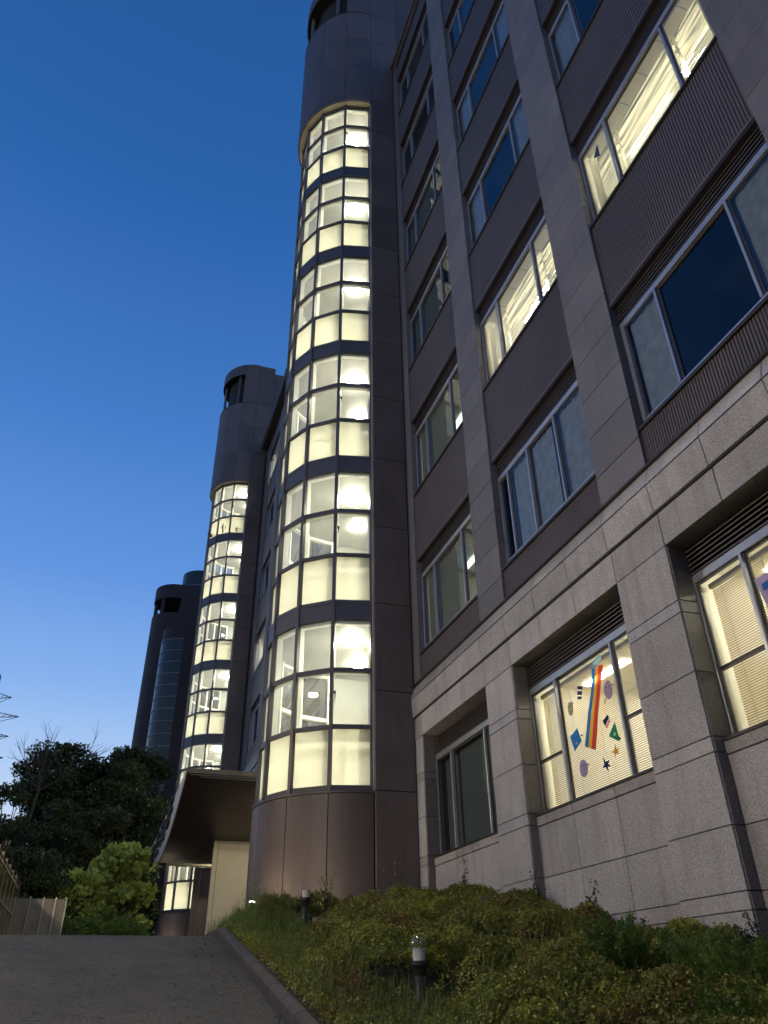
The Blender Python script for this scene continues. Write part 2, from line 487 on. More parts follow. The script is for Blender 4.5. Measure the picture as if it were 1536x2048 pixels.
# ------------------------------------------------------------------ office wing facing the road
ST = 7.14                      # storey
XF = 10.0                      # face of the piers
BAYS = [(20.15, 25.50), (13.07, 18.42), (5.93, 11.28), (-1.20, 4.14)]
PIERS = [(18.42, 20.15), (11.28, 13.07), (4.14, 5.93), (-3.0, -1.20)]
wing = thing('office_wing', 'tall office wing with granite base and ribbed brown panels nearest the camera on the right', 'building', (10, 12, 0))
G = .018
# granite base: piers
ZB = [-3.6, -1.3, -.12, 1.10, 1.38, 2.39, 3.61, 3.89, 5.12, 6.34, 6.60, 7.84]
POL = {(1.10, 1.38), (3.61, 3.89), (6.34, 6.60)}
for (a, b) in PIERS + [(25.50, 26.20)]:
    for z0, z1 in zip(ZB[:-1], ZB[1:]):
        pol = (z0, z1) in POL
        piece('granite_block', M['granite_pol'] if pol else M['granite'], wing, XF, XF + .72, a + .004, b - .004, z0 + G / 2, z1 - G / 2, .004)
# frieze and ledge stones, joints on the thirds of the bays
js = []
for (a, b) in BAYS:
    t = (b - a) / 3
    js += [a, a + t, a + 2 * t, b]
js = sorted(js + [26.28])
for a, b in zip(js[:-1], js[1:]):
    piece('frieze_block', M['granite'], wing, XF, XF + .72, a + G / 2, b - G / 2, 7.84 + G / 2, 8.62, .004)
def ledge(y0, y1, dz=0, X=XF, par=wing):
    for za, zb, xa, xb, nm, mt in ((8.66, 9.33, -.075, -.12, 'ledge_stone', M['granite']), (9.355, 9.80, -.13, .02, 'ledge_cap_stone', M['granite_pol'])):
        mb = MB()
        pts = [(X + xa, za + dz), (X + xb, zb + dz), (X + .6, zb + dz), (X + .6, za + dz)]
        for yy in (y0 + G / 2, y1 - G / 2):
            mb.v += [(p[0], yy, p[1]) for p in pts]
        mb.f += [(0, 1, 2, 3), (7, 6, 5, 4)] + [(q, (q + 1) % 4, 4 + (q + 1) % 4, 4 + q) for q in range(4)]
        mb.build(nm, mt, par, origin=(X, (y0 + y1) / 2, za), bevel=.004)
for a, b in zip(js[:-1], js[1:]):
    ledge(a, b)
mb = MB(); mb.box(XF - .05, XF + .6, js[0], 26.28, 8.62, 8.665); mb.box(XF - .06, XF + .6, js[0], 26.28, 9.33, 9.356); mb.build('ledge_shadow_joint', M['black'], wing)
mb = MB(); mb.box(XF - .07, XF + .2, js[0], 26.22, 9.80, 9.86); mb.build('ledge_flashing', M['dark_metal'], wing, bevel=.004)
# granite base: wall under the ground windows
for (a, b) in BAYS:
    t = (b - a) / 3
    for z0, z1 in ((-3.6, -1.3), (-1.3, -.12), (-.12, 1.10), (1.10, 1.38), (1.38, 2.39), (2.39, 3.57)):
        pol = z0 == 1.10
        for k in range(3):
            piece('granite_block', M['granite_dark'] if pol else M['granite'], wing, XF + .27, XF + .72, a + k * t + G / 2, a + (k + 1) * t - G / 2, z0 + G / 2, z1 - G / 2, .004)
    for k in range(3):
        piece('sill_stone', M['granite_dark'], wing, XF + .25, XF + .72, a + k * t + G / 2, a + (k + 1) * t - G / 2, 3.57 + G / 2, 3.80, .004)
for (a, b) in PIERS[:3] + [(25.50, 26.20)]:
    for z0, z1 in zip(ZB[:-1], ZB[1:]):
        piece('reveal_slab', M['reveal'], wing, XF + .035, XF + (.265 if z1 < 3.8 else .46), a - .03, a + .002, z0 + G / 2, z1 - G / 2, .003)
# upper piers: cladding stones
zs = [9.86] + [10.70 + 1.19 * k for k in range(36)]
zs = [z for z in zs if z < 52.2] + [52.4]
for (a, b) in PIERS[:3]:
    for z0, z1 in zip(zs[:-1], zs[1:]):
        piece('cladding_stone', M['pier'], wing, XF, XF + .7, a, b, z0 + .009, z1 - .009, .003)
mb = MB(); mb.box(XF, XF + .7, -3.0, -1.2, 9.86, 52.4); mb.build('plain_pier', M['pier'], wing)
mb = MB(); mb.box(XF + .02, XF + .72, 25.5, 26.2, 9.86, 52.4); mb.build('corner_strip', M['pier'], wing)
mb = MB()
for (a, b) in PIERS[:3]: mb.box(XF + .02, XF + .69, a + .02, b - .02, 9.8, 52.4)
for (a, b) in PIERS + [(25.5, 26.2)]: mb.box(XF + .02, XF + .70, a + .02, b - .02, -3.6, 8.6)
for (a, b) in BAYS: mb.box(XF + .30, XF + .70, a, b, -3.6, 3.75); mb.box(XF + .05, XF + .7, a, b, 7.9, 8.6)
mb.build('joint_backing', M['mortar'], wing)

def ribbed(parent, y0, y1, z0, z1, X, n=63):
    """sheet of vertical ribs with a lip along its top and bottom"""
    mb = MB()
    p = (y1 - y0) / n
    xs = []
    for k in range(n):
        a = y0 + k * p
        xs += [(a, X + .024), (a + p * .30, X + .024), (a + p * .42, X), (a + p * .88, X)]
    xs.append((y1, X + .024))
    zA, zB = z0 + .10, z1 - .09
    base = len(mb.v)
    for yy, xx in xs: mb.v += [(xx, yy, zA), (xx, yy, zB)]
    for k in range(len(xs) - 1):
        q = base + 2 * k; mb.f.append((q, q + 1, q + 3, q + 2))
    mb.box(X - .02, X + .34, y0, y1, z0, zA - .002)
    mb.box(X + .05, X + .34, y0, y1, zA, zB)
    o = mb.build('ribbed_panel', M['spandrel'], parent, origin=(X, (y0 + y1) / 2, (z0 + z1) / 2))
    mb = MB(); mb.box(X - .06, X + .30, y0 + .002, y1 - .002, z1 - .088, z1); mb.build('sill_lip', M['dark_metal'], o, bevel=.004)
    mb = MB(); mb.box(X + .0, X + .26, y0 + .004, y1 - .004, z0 - .07, z0 - .002); mb.build('drip_lip', M['dark_metal'], o)
    return o
def office_window(parent, y0, y1, zs_, zh, X, mul, kind, slats=5, lb=None, rails=None, sill_in=None, fr=.09, detail=True, sashes=None):
    """louvre band over a glazed aluminium frame; zs_ sill, lb glass head, zh louvre head"""
    w = MB(); f = fr
    zt = lb + .17
    w.box(X, X + .16, y0, y1, lb, zt)                       # head rail
    w.box(X, X + .16, y0, y1, zs_ , zs_ + f)
    w.box(X, X + .16, y0, y0 + f * .7, zs_ + f, lb)
    w.box(X, X + .16, y1 - f * .7, y1, zs_ + f, lb)
    w.box(X + .03, X + .16, y0, y1, zt, zt + .03)
    win = w.build('window', M['alu'], parent, origin=(X, (y0 + y1) / 2, zs_), bevel=.003 if detail else 0)
    for m_ in mul:
        piece('mullion', M['alu'], win, X - .02, X + .14, m_ - .035, m_ + .035, zs_ + f, lb, .003)
    edges = [y0 + f * .7] + list(mul) + [y1 - f * .7]
    gm = M['glass_lit'] if kind in ('lit', 'blinds', 'dim') else M['glass_dark']
    for k in range(len(edges) - 1):
        a, b = edges[k] + (.035 if k else 0), edges[k + 1] - (.035 if k < len(edges) - 2 else 0)
        off = .05 if (k % 2 == 0) else .09
        piece('pane', gm, win, X + off, X + off + .012, a, b, zs_ + f, lb)
        if detail and b - a > .4:
            s = MB(); t = .045
            s.box(X + off - .012, X + off + .03, a, a + t, zs_ + f, lb); s.box(X + off - .012, X + off + .03, b - t, b, zs_ + f, lb)
            s.box(X + off - .012, X + off + .03, a + t, b - t, zs_ + f, zs_ + f + t); s.box(X + off - .012, X + off + .03, a + t, b - t, lb - t, lb)
            s.build('sash', M['mullion'], win)
    if rails:
        for k in (0, len(edges) - 2):
            piece('glazing_bar', M['dark_metal'], win, X + .02, X + .12, edges[k] + .04, edges[k + 1] - .04, rails - .03, rails + .03)
    n = slats
    hh = (zh - zt - .03)
    for k in range(n):
        z = zt + .03 + hh * (k + .5) / n
        key = ('slat', round(y1 - y0, 3), round(hh / n, 3))
        if key not in _cache:
            s = MB(); th = hh / n * .30; dp = hh / n * .9
            s.quad((0, -(y1 - y0) / 2, -dp * .5), (0, (y1 - y0) / 2, -dp * .5), (.10, (y1 - y0) / 2, dp * .35), (.10, -(y1 - y0) / 2, dp * .35))
            s.quad((0, -(y1 - y0) / 2, -dp * .5), (0, (y1 - y0) / 2, -dp * .5), (0, (y1 - y0) / 2, -dp * .5 + th), (0, -(y1 - y0) / 2, -dp * .5 + th))
            s.quad((0, -(y1 - y0) / 2, -dp * .5 + th), (0, (y1 - y0) / 2, -dp * .5 + th), (.10, (y1 - y0) / 2, dp * .35 + th), (.10, -(y1 - y0) / 2, dp * .35 + th))
            _cache[key] = mesh_np('slat', np.array(s.v) * U, s.f, M['spandrel'])
        o = link(bpy.data.objects.new('slat', _cache[key]))
        place(o, (X, (y0 + y1) / 2, z), win)
    s = MB(); s.box(X + .12, X + .18, y0, y1, zt + .03, zh); s.build('louvre_backing', M['black'], win)
    return win
def room(parent, y0, y1, z0, z1, X, kind, depth=6.0, tall=0):
    """the room behind a window: an open-fronted box with ceiling lights where lit"""
    m = dict(lit=M['cream_in'], blinds=M['cream_in'], dim=M['white_in']).get(kind, M['dark_in'])
    r = MB(); x0, x1 = X + .20, X + depth
    r.quad((x0, y0, z0), (x0, y1, z0), (x1, y1, z0), (x1, y0, z0))
    r.quad((x0, y0, z1), (x1, y0, z1), (x1, y1, z1), (x0, y1, z1))
    r.quad((x1, y0, z0), (x1, y1, z0), (x1, y1, z1), (x1, y0, z1))
    r.quad((x0, y0, z0), (x1, y0, z0), (x1, y0, z1), (x0, y0, z1))
    r.quad((x0, y1, z0), (x0, y1, z1), (x1, y1, z1), (x1, y1, z0))
    ro = r.build('room_interior', m, parent, origin=(X, (y0 + y1) / 2, z0))
    if kind in ('lit', 'blinds', 'dim'):
        lm = M['office_lamp'] if kind != 'dim' else M['office_lamp_low']
        for dx in (1.5, 3.9):
            for k in (0, 1):
                yc = y0 + (y1 - y0) * (.27 + .46 * k)
                l_ = MB(); l_.box(X + dx, X + dx + .22, yc - 1.0, yc + 1.0, z1 - .05, z1 - .01); l_.build('ceiling_light', lm, ro)
        t = MB()
        for k in range(1, 6):
            yy = y0 + (y1 - y0) * k / 6; t.box(x0, x1, yy - .012, yy + .012, z1 - .012, z1 - .003)
        for k in range(1, 6):
            xx = x0 + (x1 - x0) * k / 6; t.box(xx - .012, xx + .012, y0, y1, z1 - .0135, z1 - .004)
        t.build('ceiling_grid', M['alu'], ro)
        if kind == 'lit':
            t = MB()
            for q_ in range(3): t.box(x0 + .15, x0 + .75, y0 + .5 + q_ * .62, y0 + 1.0 + q_ * .62, z0 + 1.0, z0 + 1.35 + .22 * ((q_ * 7) % 3))
            t.box(x0 + .1, x0 + .8, y0 + .4, y1 - .4, z0 + .85, z0 + 1.0); t.build('shelf_with_boxes', M['dark_metal'], ro)
            t = MB(); t.box(x1 - 2.6, x1 - 2.4, y0 + 2.2, y1, z0, z0 + 3.0); t.build('partition', M['alu'], ro)
        t = MB(); t.box(x1 - 1.1, x1 - .1, y0 + .6, y0 + 2.0, z0, z0 + 2.6); t.box(x1 - .9, x1 - .1, y1 - 2.0, y1 - .5, z0, z0 + 3.4); t.build('cabinet', M['alu'], ro)
    return ro
def curtain(parent, y0, y1, z0, z1, X, mat=None, n=None):
    c = MB(); n = n or max(6, int((y1 - y0) / .09))
    base = 0
    for k in range(n + 1):
        yy = y0 + (y1 - y0) * k / n
        xx = X + .03 * math.sin(k * 1.9) + random.uniform(-.008, .008)
        c.v += [(xx, yy, z0), (xx, yy, z1)]
    c.f = [(2 * k, 2 * k + 1, 2 * k + 3, 2 * k + 2) for k in range(n)]
    return c.build('curtain', mat or M['curtain'], parent, smooth=True)
def roller(parent, y0, y1, z0, z1, X):
    c = MB(); c.box(X, X + .015, y0, y1, z0, z1); c.box(X - .02, X + .05, y0, y1, z0 - .04, z0)
    return c.build('roller_blind', M['blind_grey'], parent)

std = lambda y0: [y0 + 1.36, y0 + 4.03]
KIND = {}   # (bay, storey)
for bi in range(4):
    for k in range(6): KIND[(bi, k)] = 'dark'
KIND[(2, 1)] = 'lit'; KIND[(1, 1)] = 'lit'; KIND[(0, 0)] = 'dim'; KIND[(0, 1)] = 'dim'; KIND[(0, 2)] = 'dark'; KIND[(0, 3)] = 'dark'
for bi, (a, b) in enumerate(BAYS):
    for k in range(6):
        z = 10.95 + ST * k
        kd = KIND[(bi, k)]
        mul = std(a)
        if (bi, k) == (1, 0): mul = [14.80, 16.45, 17.76]
        if (bi, k) == (2, 0): mul = [7.37, 9.88, 11.17]
        if (bi, k) == (3, 0): mul = [0.2, 2.8]
        w = office_window(wing, a, b, z + .19, z + 3.98, XF + .24, mul, kd, lb=z + 3.20, detail=(k < 4))
        room(wing, a + .01, b - .01, z - .9, z + 3.55, XF + .24, kd)
        g0, g1 = z + .25, z + 3.22
        if kd == 'dark':
            if (bi, k) == (1, 0):
                curtain(w, 15.2, 17.7, g0, g1, XF + .42); curtain(w, 13.12, 14.95, g0, g1, XF + .42)
            elif k < 4 and bi:
                curtain(w, a + .03, a + 1.40, g0, g1 + .1, XF + .40); curtain(w, b - 1.42, b - .03, g0, g1 + .1, XF + .40)
        if (bi, k) in ((0, 0), (0, 1)): roller(w, a + 1.75, b - 1.0, g0, g1, XF + .45); roller(w, b - .95, b - .1, g0, g1, XF + .5)
        if (bi, k) in ((0, 2), (0, 3)): roller(w, a + 1.95, b - .1, g0, g1, XF + .45); roller(w, a + .1, a + 1.1, g0, g1, XF + .45)
        if (bi, k) in ((1, 1), (2, 1)):
            bl = MB()
            for e0, e1 in ((a + .1, a + 1.32), (a + 1.42, a + 3.98), (a + 4.08, b - .1)):
                for q in range(26):
                    zz = g0 + .02 + 2.72 * q / 26; t1, t2 = random.uniform(-.02, .06), random.uniform(-.02, .06)
                    ym = e0 + (e1 - e0) * random.uniform(.3, .7)
                    bl.quad((XF + .60, e0, zz + t1), (XF + .60, ym, zz + t2), (XF + .67, ym, zz + .03), (XF + .67, e0, zz + .03))
                    bl.quad((XF + .60, ym, zz + t2), (XF + .60, e1, zz + t1), (XF + .67, e1, zz + .03), (XF + .67, ym, zz + .03))
            bl.build('crumpled_blind', M['lace'], w)
            curtain(w, b - .4, b - .1, g0, g1, XF + .55, M['lace']); curtain(w, a + .1, a + .35, g0, g1, XF + .55, M['cream_in'])
        if (bi, k) == (2, 1):
            t = MB(); t.prism([(XF + .34, 10.42), (XF + .345, 10.42), (XF + .345, 10.75), (XF + .34, 10.75)], 0, .01)
            t = MB(); t.v = [(XF + .345, 10.50, z + 2.35), (XF + .345, 10.78, z + 2.62), (XF + .345, 10.50, z + 2.92)]; t.f = [(0, 1, 2)]
            t.build('window_sticker', M['black'], w)
    # spandrels between storeys
    for k in range(-1, 6):
        z0 = (10.95 + ST * k + 3.98) if k >= 0 else 9.86
        z1 = 10.95 + ST * (k + 1) if k < 5 else 52.4
        ribbed(wing, a + .004, b - .004, z0, z1, XF + .085)
    # ground-floor window
    kd = ['dark', 'blinds', 'blinds', 'blinds'][bi]
    w = office_window(wing, a, b, 3.82, 7.82, XF + .47, [a + 1.32, a + 3.97], kd, slats=6, lb=7.0, rails=None if bi == 0 else 5.17)
    s = MB(); s.box(XF + .22, XF + .47, a + .002, b - .002, 3.80, 3.86); s.build('window_sill', M['dark_metal'], w, bevel=.004)
    room(wing, a + .01, b - .01, 2.4, 7.35, XF + .47, kd)
    if bi == 0:
        roller(w, a + .3, a + 3.9, 3.95, 6.95, XF + .75); roller(w, a + 4.1, b - .1, 3.95, 6.95, XF + .8)
    else:
        bl = MB(); n = 62
        for q in range(n):
            zz = 3.93 + 2.95 * q / n
            bl.quad((XF + .80, a + .12, zz + .009), (XF + .80, b - .12, zz + .009), (XF + .838, b - .12, zz - .006), (XF + .838, a + .12, zz - .006))
        for yy in np.linspace(a + .4, b - .4, 5): bl.box(XF + .795, XF + .80, yy - .008, yy + .008, 3.9, 6.9)
        bl.box(XF + .76, XF + .86, a + .1, b - .1, 6.90, 7.0)
        bl.build('venetian_blind', M['blind'], w)
# shell behind the windows and the roof
s = MB(); s.box(16.6, 34, -3, 33, -3.6, 53.0); s.build('building_core', M['panel'], wing)
s = MB(); s.box(XF + .02, 34, -3.0, 26.1, 52.42, 53.2); s.build('roof_slab', M['panel'], wing)
s = MB(); s.box(XF + .5, 34, -3.4, -3.02, -3.6, 53.0); s.build('end_wall', M['panel'], wing)
s = MB(); s.box(XF - .12, XF + .6, -3.4, 26.2, 53.22, 53.62); s.box(XF - .05, XF + .5, -3.4, 26.19, 52.5, 52.7); s.build('cornice', M['panel'], wing, bevel=.01)

# ------------------------------------------------------------------ stair tower
CX, CYY = 8.47, 29.95
NF = 7
ANG = [math.pi * k / NF for k in range(NF + 1)]       # 0 = towards the camera (-Y)
def pol_(r, a, cx=CX, cy_=CYY):
    return (cx - r * math.sin(a), cy_ - r * math.cos(a))
tower = thing('stair_tower', 'nearest round stair tower, glazed bay lit on six floors, rising beside the granite wing', 'stair tower', (CX, CYY, 0))
TY0, TY1 = 26.2, 33.7
RB, RG, RT = 3.56, 3.38, 3.80
def arc_plate(par, name, mat, r, a0, a1, z0, z1, th=.10, gap=.018, seg=10, cyo=CYY):
    g = gap / r
    A = np.linspace(a0 + g / 2, a1 - g / 2, seg + 1)
    am = (a0 + a1) / 2; ox, oy = pol_(r, am, cy_=cyo)
    za, zb = z0 + gap / 2, z1 - gap / 2
    V = []; F = []
    for a in A:                                  # outer skin: its own vertices, shaded smooth
        x, y_ = pol_(r, a, cy_=cyo); V += [(x, y_, za), (x, y_, zb)]
    for i in range(seg): F.append((2 * i, 2 * i + 1, 2 * i + 3, 2 * i + 2))
    nb_ = len(V)
    for a in A:
        for rr in (r, r - th):
            x, y_ = pol_(rr, a, cy_=cyo); V += [(x, y_, za), (x, y_, zb)]
    for i in range(seg):
        q = nb_ + 4 * i
        F += [(q + 2, q + 6, q + 7, q + 3), (q + 1, q + 3, q + 7, q + 5), (q, q + 4, q + 6, q + 2)]
    F += [(nb_, nb_ + 2, nb_ + 3, nb_ + 1), tuple(nb_ + 4 * seg + q for q in (0, 1, 3, 2))]
    me = mesh_np(name, (np.array(V) - np.array((ox, oy, z0))) * U, F, mat)
    me.polygons.foreach_set('use_smooth', [i < seg for i in range(len(F))])
    o = link(bpy.data.objects.new(name, me))
    return place(o, (ox, oy, z0), par)
Z0 = 6.03
for i in range(NF):
    arc_plate(tower, 'base_panel', M['panel'], RB, ANG[i], ANG[i + 1], 1.2, Z0 - .07, gap=.03)
# flashing under the glass
mb = MB()
for i in range(28):
    a0, a1 = math.pi * i / 28, math.pi * (i + 1) / 28
    p = [pol_(3.25, a0), pol_(RB + .05, a0), pol_(RB + .05, a1), pol_(3.25, a1)]
    b = len(mb.v)
    for (x, y_), dz in zip(p, (.05, 0, 0, .05)): mb.v.append((x, y_, Z0 + dz))
    for (x, y_), dz in zip(p, (-.07, -.07, -.07, -.07)): mb.v.append((x, y_, Z0 + dz))
    mb.f += [(b, b + 1, b + 2, b + 3), (b + 7, b + 6, b + 5, b + 4), (b + 1, b + 5, b + 6, b + 2)]
mb.build('sill_flashing', M['mullion'], tower)
# dark backing behind joints (base + head + crown)
mb = MB(); mb.prism([pol_(RB - .08, a) for a in np.linspace(0, math.pi, 29)], 1.2, Z0 - .08); mb.build('base_core', M['panel_joint'], tower)
TOP = 48.35
mb = MB()
ring_o = [pol_(RT - .08, a) for a in np.linspace(0, math.pi, 29)]
mb.prism(ring_o, 48.55, 59.55); mb.build('head_core', M['panel_joint'], tower)
rows = [TOP, 48.87, 52.44, 56.01, 59.6]
for z0, z1 in zip(rows[:-1], rows[1:]):
    for i in range(NF):
        arc_plate(tower, 'head_panel', M['panel'], RT, ANG[i], ANG[i + 1], z0, z1, gap=.02)
# soffit ring with radial joints
for i in range(NF):
    mb = MB(); seg = 4
    A = np.linspace(ANG[i] + .004, ANG[i + 1] - .004, seg + 1)
    for a in A:
        for rr in (RT - .06, RG - .2):
            x, y_ = pol_(rr, a); mb.v += [(x, y_, TOP + .02), (x, y_, TOP + .06)]
    for q in range(seg):
        q *= 4; mb.f += [(q, q + 2, q + 6, q + 4), (q + 1, q + 5, q + 7, q + 3)]
    mb.build('soffit_panel', M['beige'], tower)
# crown
for i in range(NF):
    arc_plate(tower, 'crown_panel', M['panel'], RT, ANG[i], ANG[i + 1], 64.05, 65.6, gap=.02)
    if i in (0, 6):
        arc_plate(tower, 'crown_panel', M['panel'], RT, ANG[i], ANG[i + 1], 59.6, 64.05, gap=.02)
    arc_plate(tower, 'crown_wall', M['panel_joint'], 3.0, ANG[i], ANG[i + 1], 59.5, 64.2, gap=0)
for a in (ANG[1] + .22, ANG[3] + .2, ANG[5] + .1):
    x, y_ = pol_(3.4, a); m2 = MB(); m2.tube([(x, y_, 59.5), (x, y_, 64.2)], .16, 10); m2.build('crown_post', M['panel'], tower)
for r_, za, zb in ((RT - .05, 64.06, 64.2), (RT - .02, 65.5, 65.62), (RT + .02, 59.56, 59.63)):
    mb = MB(); mb.prism([pol_(r_, a) for a in np.linspace(0, math.pi, 29)], za, zb); mb.build('crown_slab', M['panel_joint'], tower)
# flat side walls with panels
seams = [Z0 + 3.57 * k for k in range(17)]
zz = [1.2] + [s_ for s_ in seams if s_ < 65] + [65.6]
for z0, z1 in zip(zz[:-1], zz[1:]):
    for (ya, yb) in ((TY0, TY0 + .12), (TY1 - .12, TY1)):
        piece('side_panel', M['panel'], tower, CX + .01, 10.36 if z0 > 52 else XF - .02, ya, yb, z0 + .014, z1 - .014, .004)
mb = MB()
for ya, yb in ((TY0 + .06, TY0 + .3), (TY1 - .3, TY1 - .06)):
    mb.box(CX + .03, 10.3, ya, yb, 1.2, 65.5)
mb.box(CX + .05, 10.3, TY0 + .3, TY1 - .3, 59.5, 65.4)
mb.box(CX, 10.3, TY0 + .3, TY1 - .3, 48.6, 50)
mb.build('side_core', M['panel_joint'], tower)
mb = MB(); mb.box(10.38, 15.5, TY0 + .2, TY1 - .2, 53.2, 64.9); mb.build('plant_room', M['panel'], tower)
# jambs: pale metal returns where the glass meets the side walls
mb = MB()
for ya, yb in ((TY0 + .13, TY0 + .52), (TY1 - .52, TY1 - .13)):
    mb.box(CX - .02, CX + .05, ya, yb, Z0, TOP)
mb.build('jamb', M['alu'], tower)
# glazing
LV = [(6.25, 8.24), (8.39, 10.38), (10.55, 12.53)]
def facet(par, name, mat, i, r, z0, z1, th, inset=.05, cache={}):
    """flat plate on facet i of the polygonal bay"""
    a0, a1 = ANG[i], ANG[i + 1]
    p0 = Vector(pol_(r, a0)); p1 = Vector(pol_(r, a1))
    am = (a0 + a1) / 2
    L = (p1 - p0).length
    key = (name, mat.name, round(r, 3), round(z1 - z0, 3), th, inset)
    if key not in cache:
        bm = bmesh.new(); bmesh.ops.create_cube(bm, size=1.0)
        bmesh.ops.scale(bm, verts=bm.verts, vec=(th * U, (L - 2 * inset) * U, (z1 - z0) * U))
        me = bpy.data.meshes.new(name); bm.to_mesh(me); bm.free(); me.materials.append(mat); cache[key] = me
    o = link(bpy.data.objects.new(name, cache[key]))
    c = (p0 + p1) / 2
    place(o, (c.x, c.y, (z0 + z1) / 2), par)
    o.rotation_euler = (0, 0, math.pi / 2 - am)
    return o
for k in range(6):
    o_ = ST * k
    for i in range(NF):
        for li, (z0, z1) in enumerate(LV):
            z1_ = min(z1 + o_, TOP - .1)
            if li == 0: facet(tower, 'frosted_pane', M['frosted'], i, RG - .04, z0 + o_, z1_, .015, .03)
            else: facet(tower, 'glass_pane', M['glass_clear'], i, RG - .04, z0 + o_, z1_, .012, .03)
        for z0, z1 in ((6.08, 6.25), (8.24, 8.39), (10.38, 10.55), (12.53, 12.66)):
            if z1 + o_ < TOP + .05: facet(tower, 'rail', M['mullion'], i, RG, z0 + o_, z1 + o_, .14, .0)
        if k < 5: facet(tower, 'floor_band', M['mullion'], i, RG + .01, 12.66 + o_, 13.21 + o_, .10, .0)
for i, a in enumerate(ANG):
    x, y_ = pol_(RG + .02, a)
    mb = MB()
    hx = .065
    mb.box(-.09, .09, -hx, hx, 0, TOP - 6.06)
    me = mesh_np('mullion', np.array(mb.v) * U, mb.f, M['mullion'])
    o = link(bpy.data.objects.new('mullion', me)); place(o, (x, y_, 6.06), tower); o.rotation_euler = (0, 0, math.pi / 2 - a)
# white inner frame fins, rails
mb = MB()
def rbox(mb, x, y_, rot, dx0, dx1, dy0, dy1, z0, z1):
    b = len(mb.v); c, s_ = math.cos(rot), math.sin(rot)
    for xx in (dx0, dx1):
        for yy in (dy0, dy1):
            for z_ in (z0, z1): mb.v.append((x + xx * c - yy * s_, y_ + xx * s_ + yy * c, z_))
    mb.f += [tuple(b + i for i in q) for q in ((0, 1, 3, 2), (4, 6, 7, 5), (0, 4, 5, 1), (2, 3, 7, 6), (0, 2, 6, 4), (1, 5, 7, 3))]
for a in ANG:
    x, y_ = pol_(RG - .06, a)
    rbox(mb, x, y_, math.pi / 2 - a, .0, .26, -.06, .06, 6.1, TOP)
for k in range(6):
    for i in range(NF):
        am = (ANG[i] + ANG[i + 1]) / 2
        rr = RG * math.cos(math.pi / NF / 2)
        x, y_ = pol_(rr - .06, am); hw = RG * math.sin(math.pi / NF / 2) - .05
        for z0, z1 in ((6.1, 6.23), (8.25, 8.38), (10.39, 10.54), (12.40, 12.53)):
            rbox(mb, x, y_, math.pi / 2 - am, .0, .20, -hw, hw, z0 + ST * k, min(z1 + ST * k, TOP))
mb.build('inner_frame', M['white_in'], tower)
# stairwell: floors, back walls, flights
mb = MB()
poly = [pol_(RG - .12, a) for a in ANG] + [(12.6, TY1 - .32), (12.6, TY0 + .32)]
mb.box(12.6, 12.7, TY0 + .2, TY1 - .2, 6.0, 48.6)
mb.box(CX + .06, 12.6, TY0 + .31, TY0 + .36, 6.0, 48.6); mb.box(CX + .06, 12.6, TY1 - .36, TY1 - .31, 6.0, 48.6)
mb.prism(poly, 5.9, 6.05)
for k in range(6):
    zt = 12.55 + ST * k
    if k < 5: mb.prism(poly, zt, zt + .62)
    else: mb.prism(poly, TOP - .1, TOP + .15)
mb.build('stairwell', M['stair_wall'], tower)
mb = MB()
for k in range(6):
    z = 6.06 + ST * k
    for j in range(11):
        t0, t1 = j / 11, (j + 1) / 11
        yy0 = 32.4 - 4.4 * t0; yy1 = 32.4 - 4.4 * t1
        zz0 = z + 3.5 * t0
        mb.box(9.6, 11.0, min(yy0, yy1), max(yy0, yy1), zz0, zz0 + .32)
        yy0 = 28.0 + 4.4 * t0; yy1 = 28.0 + 4.4 * t1
        zz0 = z + 3.5 + 3.0 * t0
        mb.box(11.05, 12.5, min(yy0, yy1), max(yy0, yy1), zz0, zz0 + .32)
    mb.beam((9.55, 32.4, z + .0), (9.55, 28.0, z + 3.5), .10, .55)
    mb.beam((9.55, 32.4, z + 1.5), (9.55, 28.0, z + 5.0), .09, .09)
    for t in (0, .25, .5, .75, 1): mb.beam((9.55, 32.4 - 4.4 * t, z + 3.5 * t), (9.55, 32.4 - 4.4 * t, z + 3.5 * t + 1.5), .07)
mb.build('stair_flight', M['white_in'], tower)
mb = MB()
for k in range(6):
    z = 6.06 + ST * k
    pts = [pol_(RG - .42, a) for a in ANG]
    for p, q in zip(pts[:-1], pts[1:]):
        mb.beam((*p, z + 2.2), (*q, z + 2.2), .10)
    for p in pts: mb.beam((*p, z), (*p, z + 2.2), .07)
mb.build('handrail', M['white_in'], tower)
for k in range(6):
    zc = (12.53 if k < 5 else TOP - .14 - ST * 5) + ST * k
    m2 = MB(); m2.tube([(8.30, 28.8, zc - .13), (8.30, 28.8, zc - .02)], .30, 16); lamp = m2.build('ceiling_lamp', M['stair_lamp'], tower)
    m2 = MB(); m2.tube([(9.3, 31.2, zc - .13), (9.3, 31.2, zc - .02)], .22, 16); m2.build('ceiling_lamp', M['stair_lamp'], tower)
    for yw in (27.6, 29.95, 32.3):
        m2 = MB(); m2.box(12.38, 12.5, yw - .09, yw + .09, 6.9 + ST * k, 8.7 + ST * k); m2.build('wall_fill_lamp', M['stair_fill_tube'], tower)  # tubes added on the back wall, mostly hidden, to brighten the frosted panes
    x, y_ = pol_(RG + .05, ANG[1] - .03)
    m2 = MB(); m2.box(x - .03, x + .05, y_ - .09, y_ - .03, 9.5 + ST * k, 9.62 + ST * k); m2.box(x + .0, x + .03, y_ - .10, y_ - .06, 9.32 + ST * k, 9.6 + ST * k); m2.build('window_handle', M['black'], tower)

tower2 = copy_tree(tower)
tower2.location.y += 44.7 * U
tower2['label'] = 'second round stair tower, its open crown in view, rising lit behind the canopy'
tower['group'] = 'lit glazed stair towers along the office block'; tower2['group'] = tower['group']
# basement hatch in the foot of the second tower
T2Y = CYY + 44.7

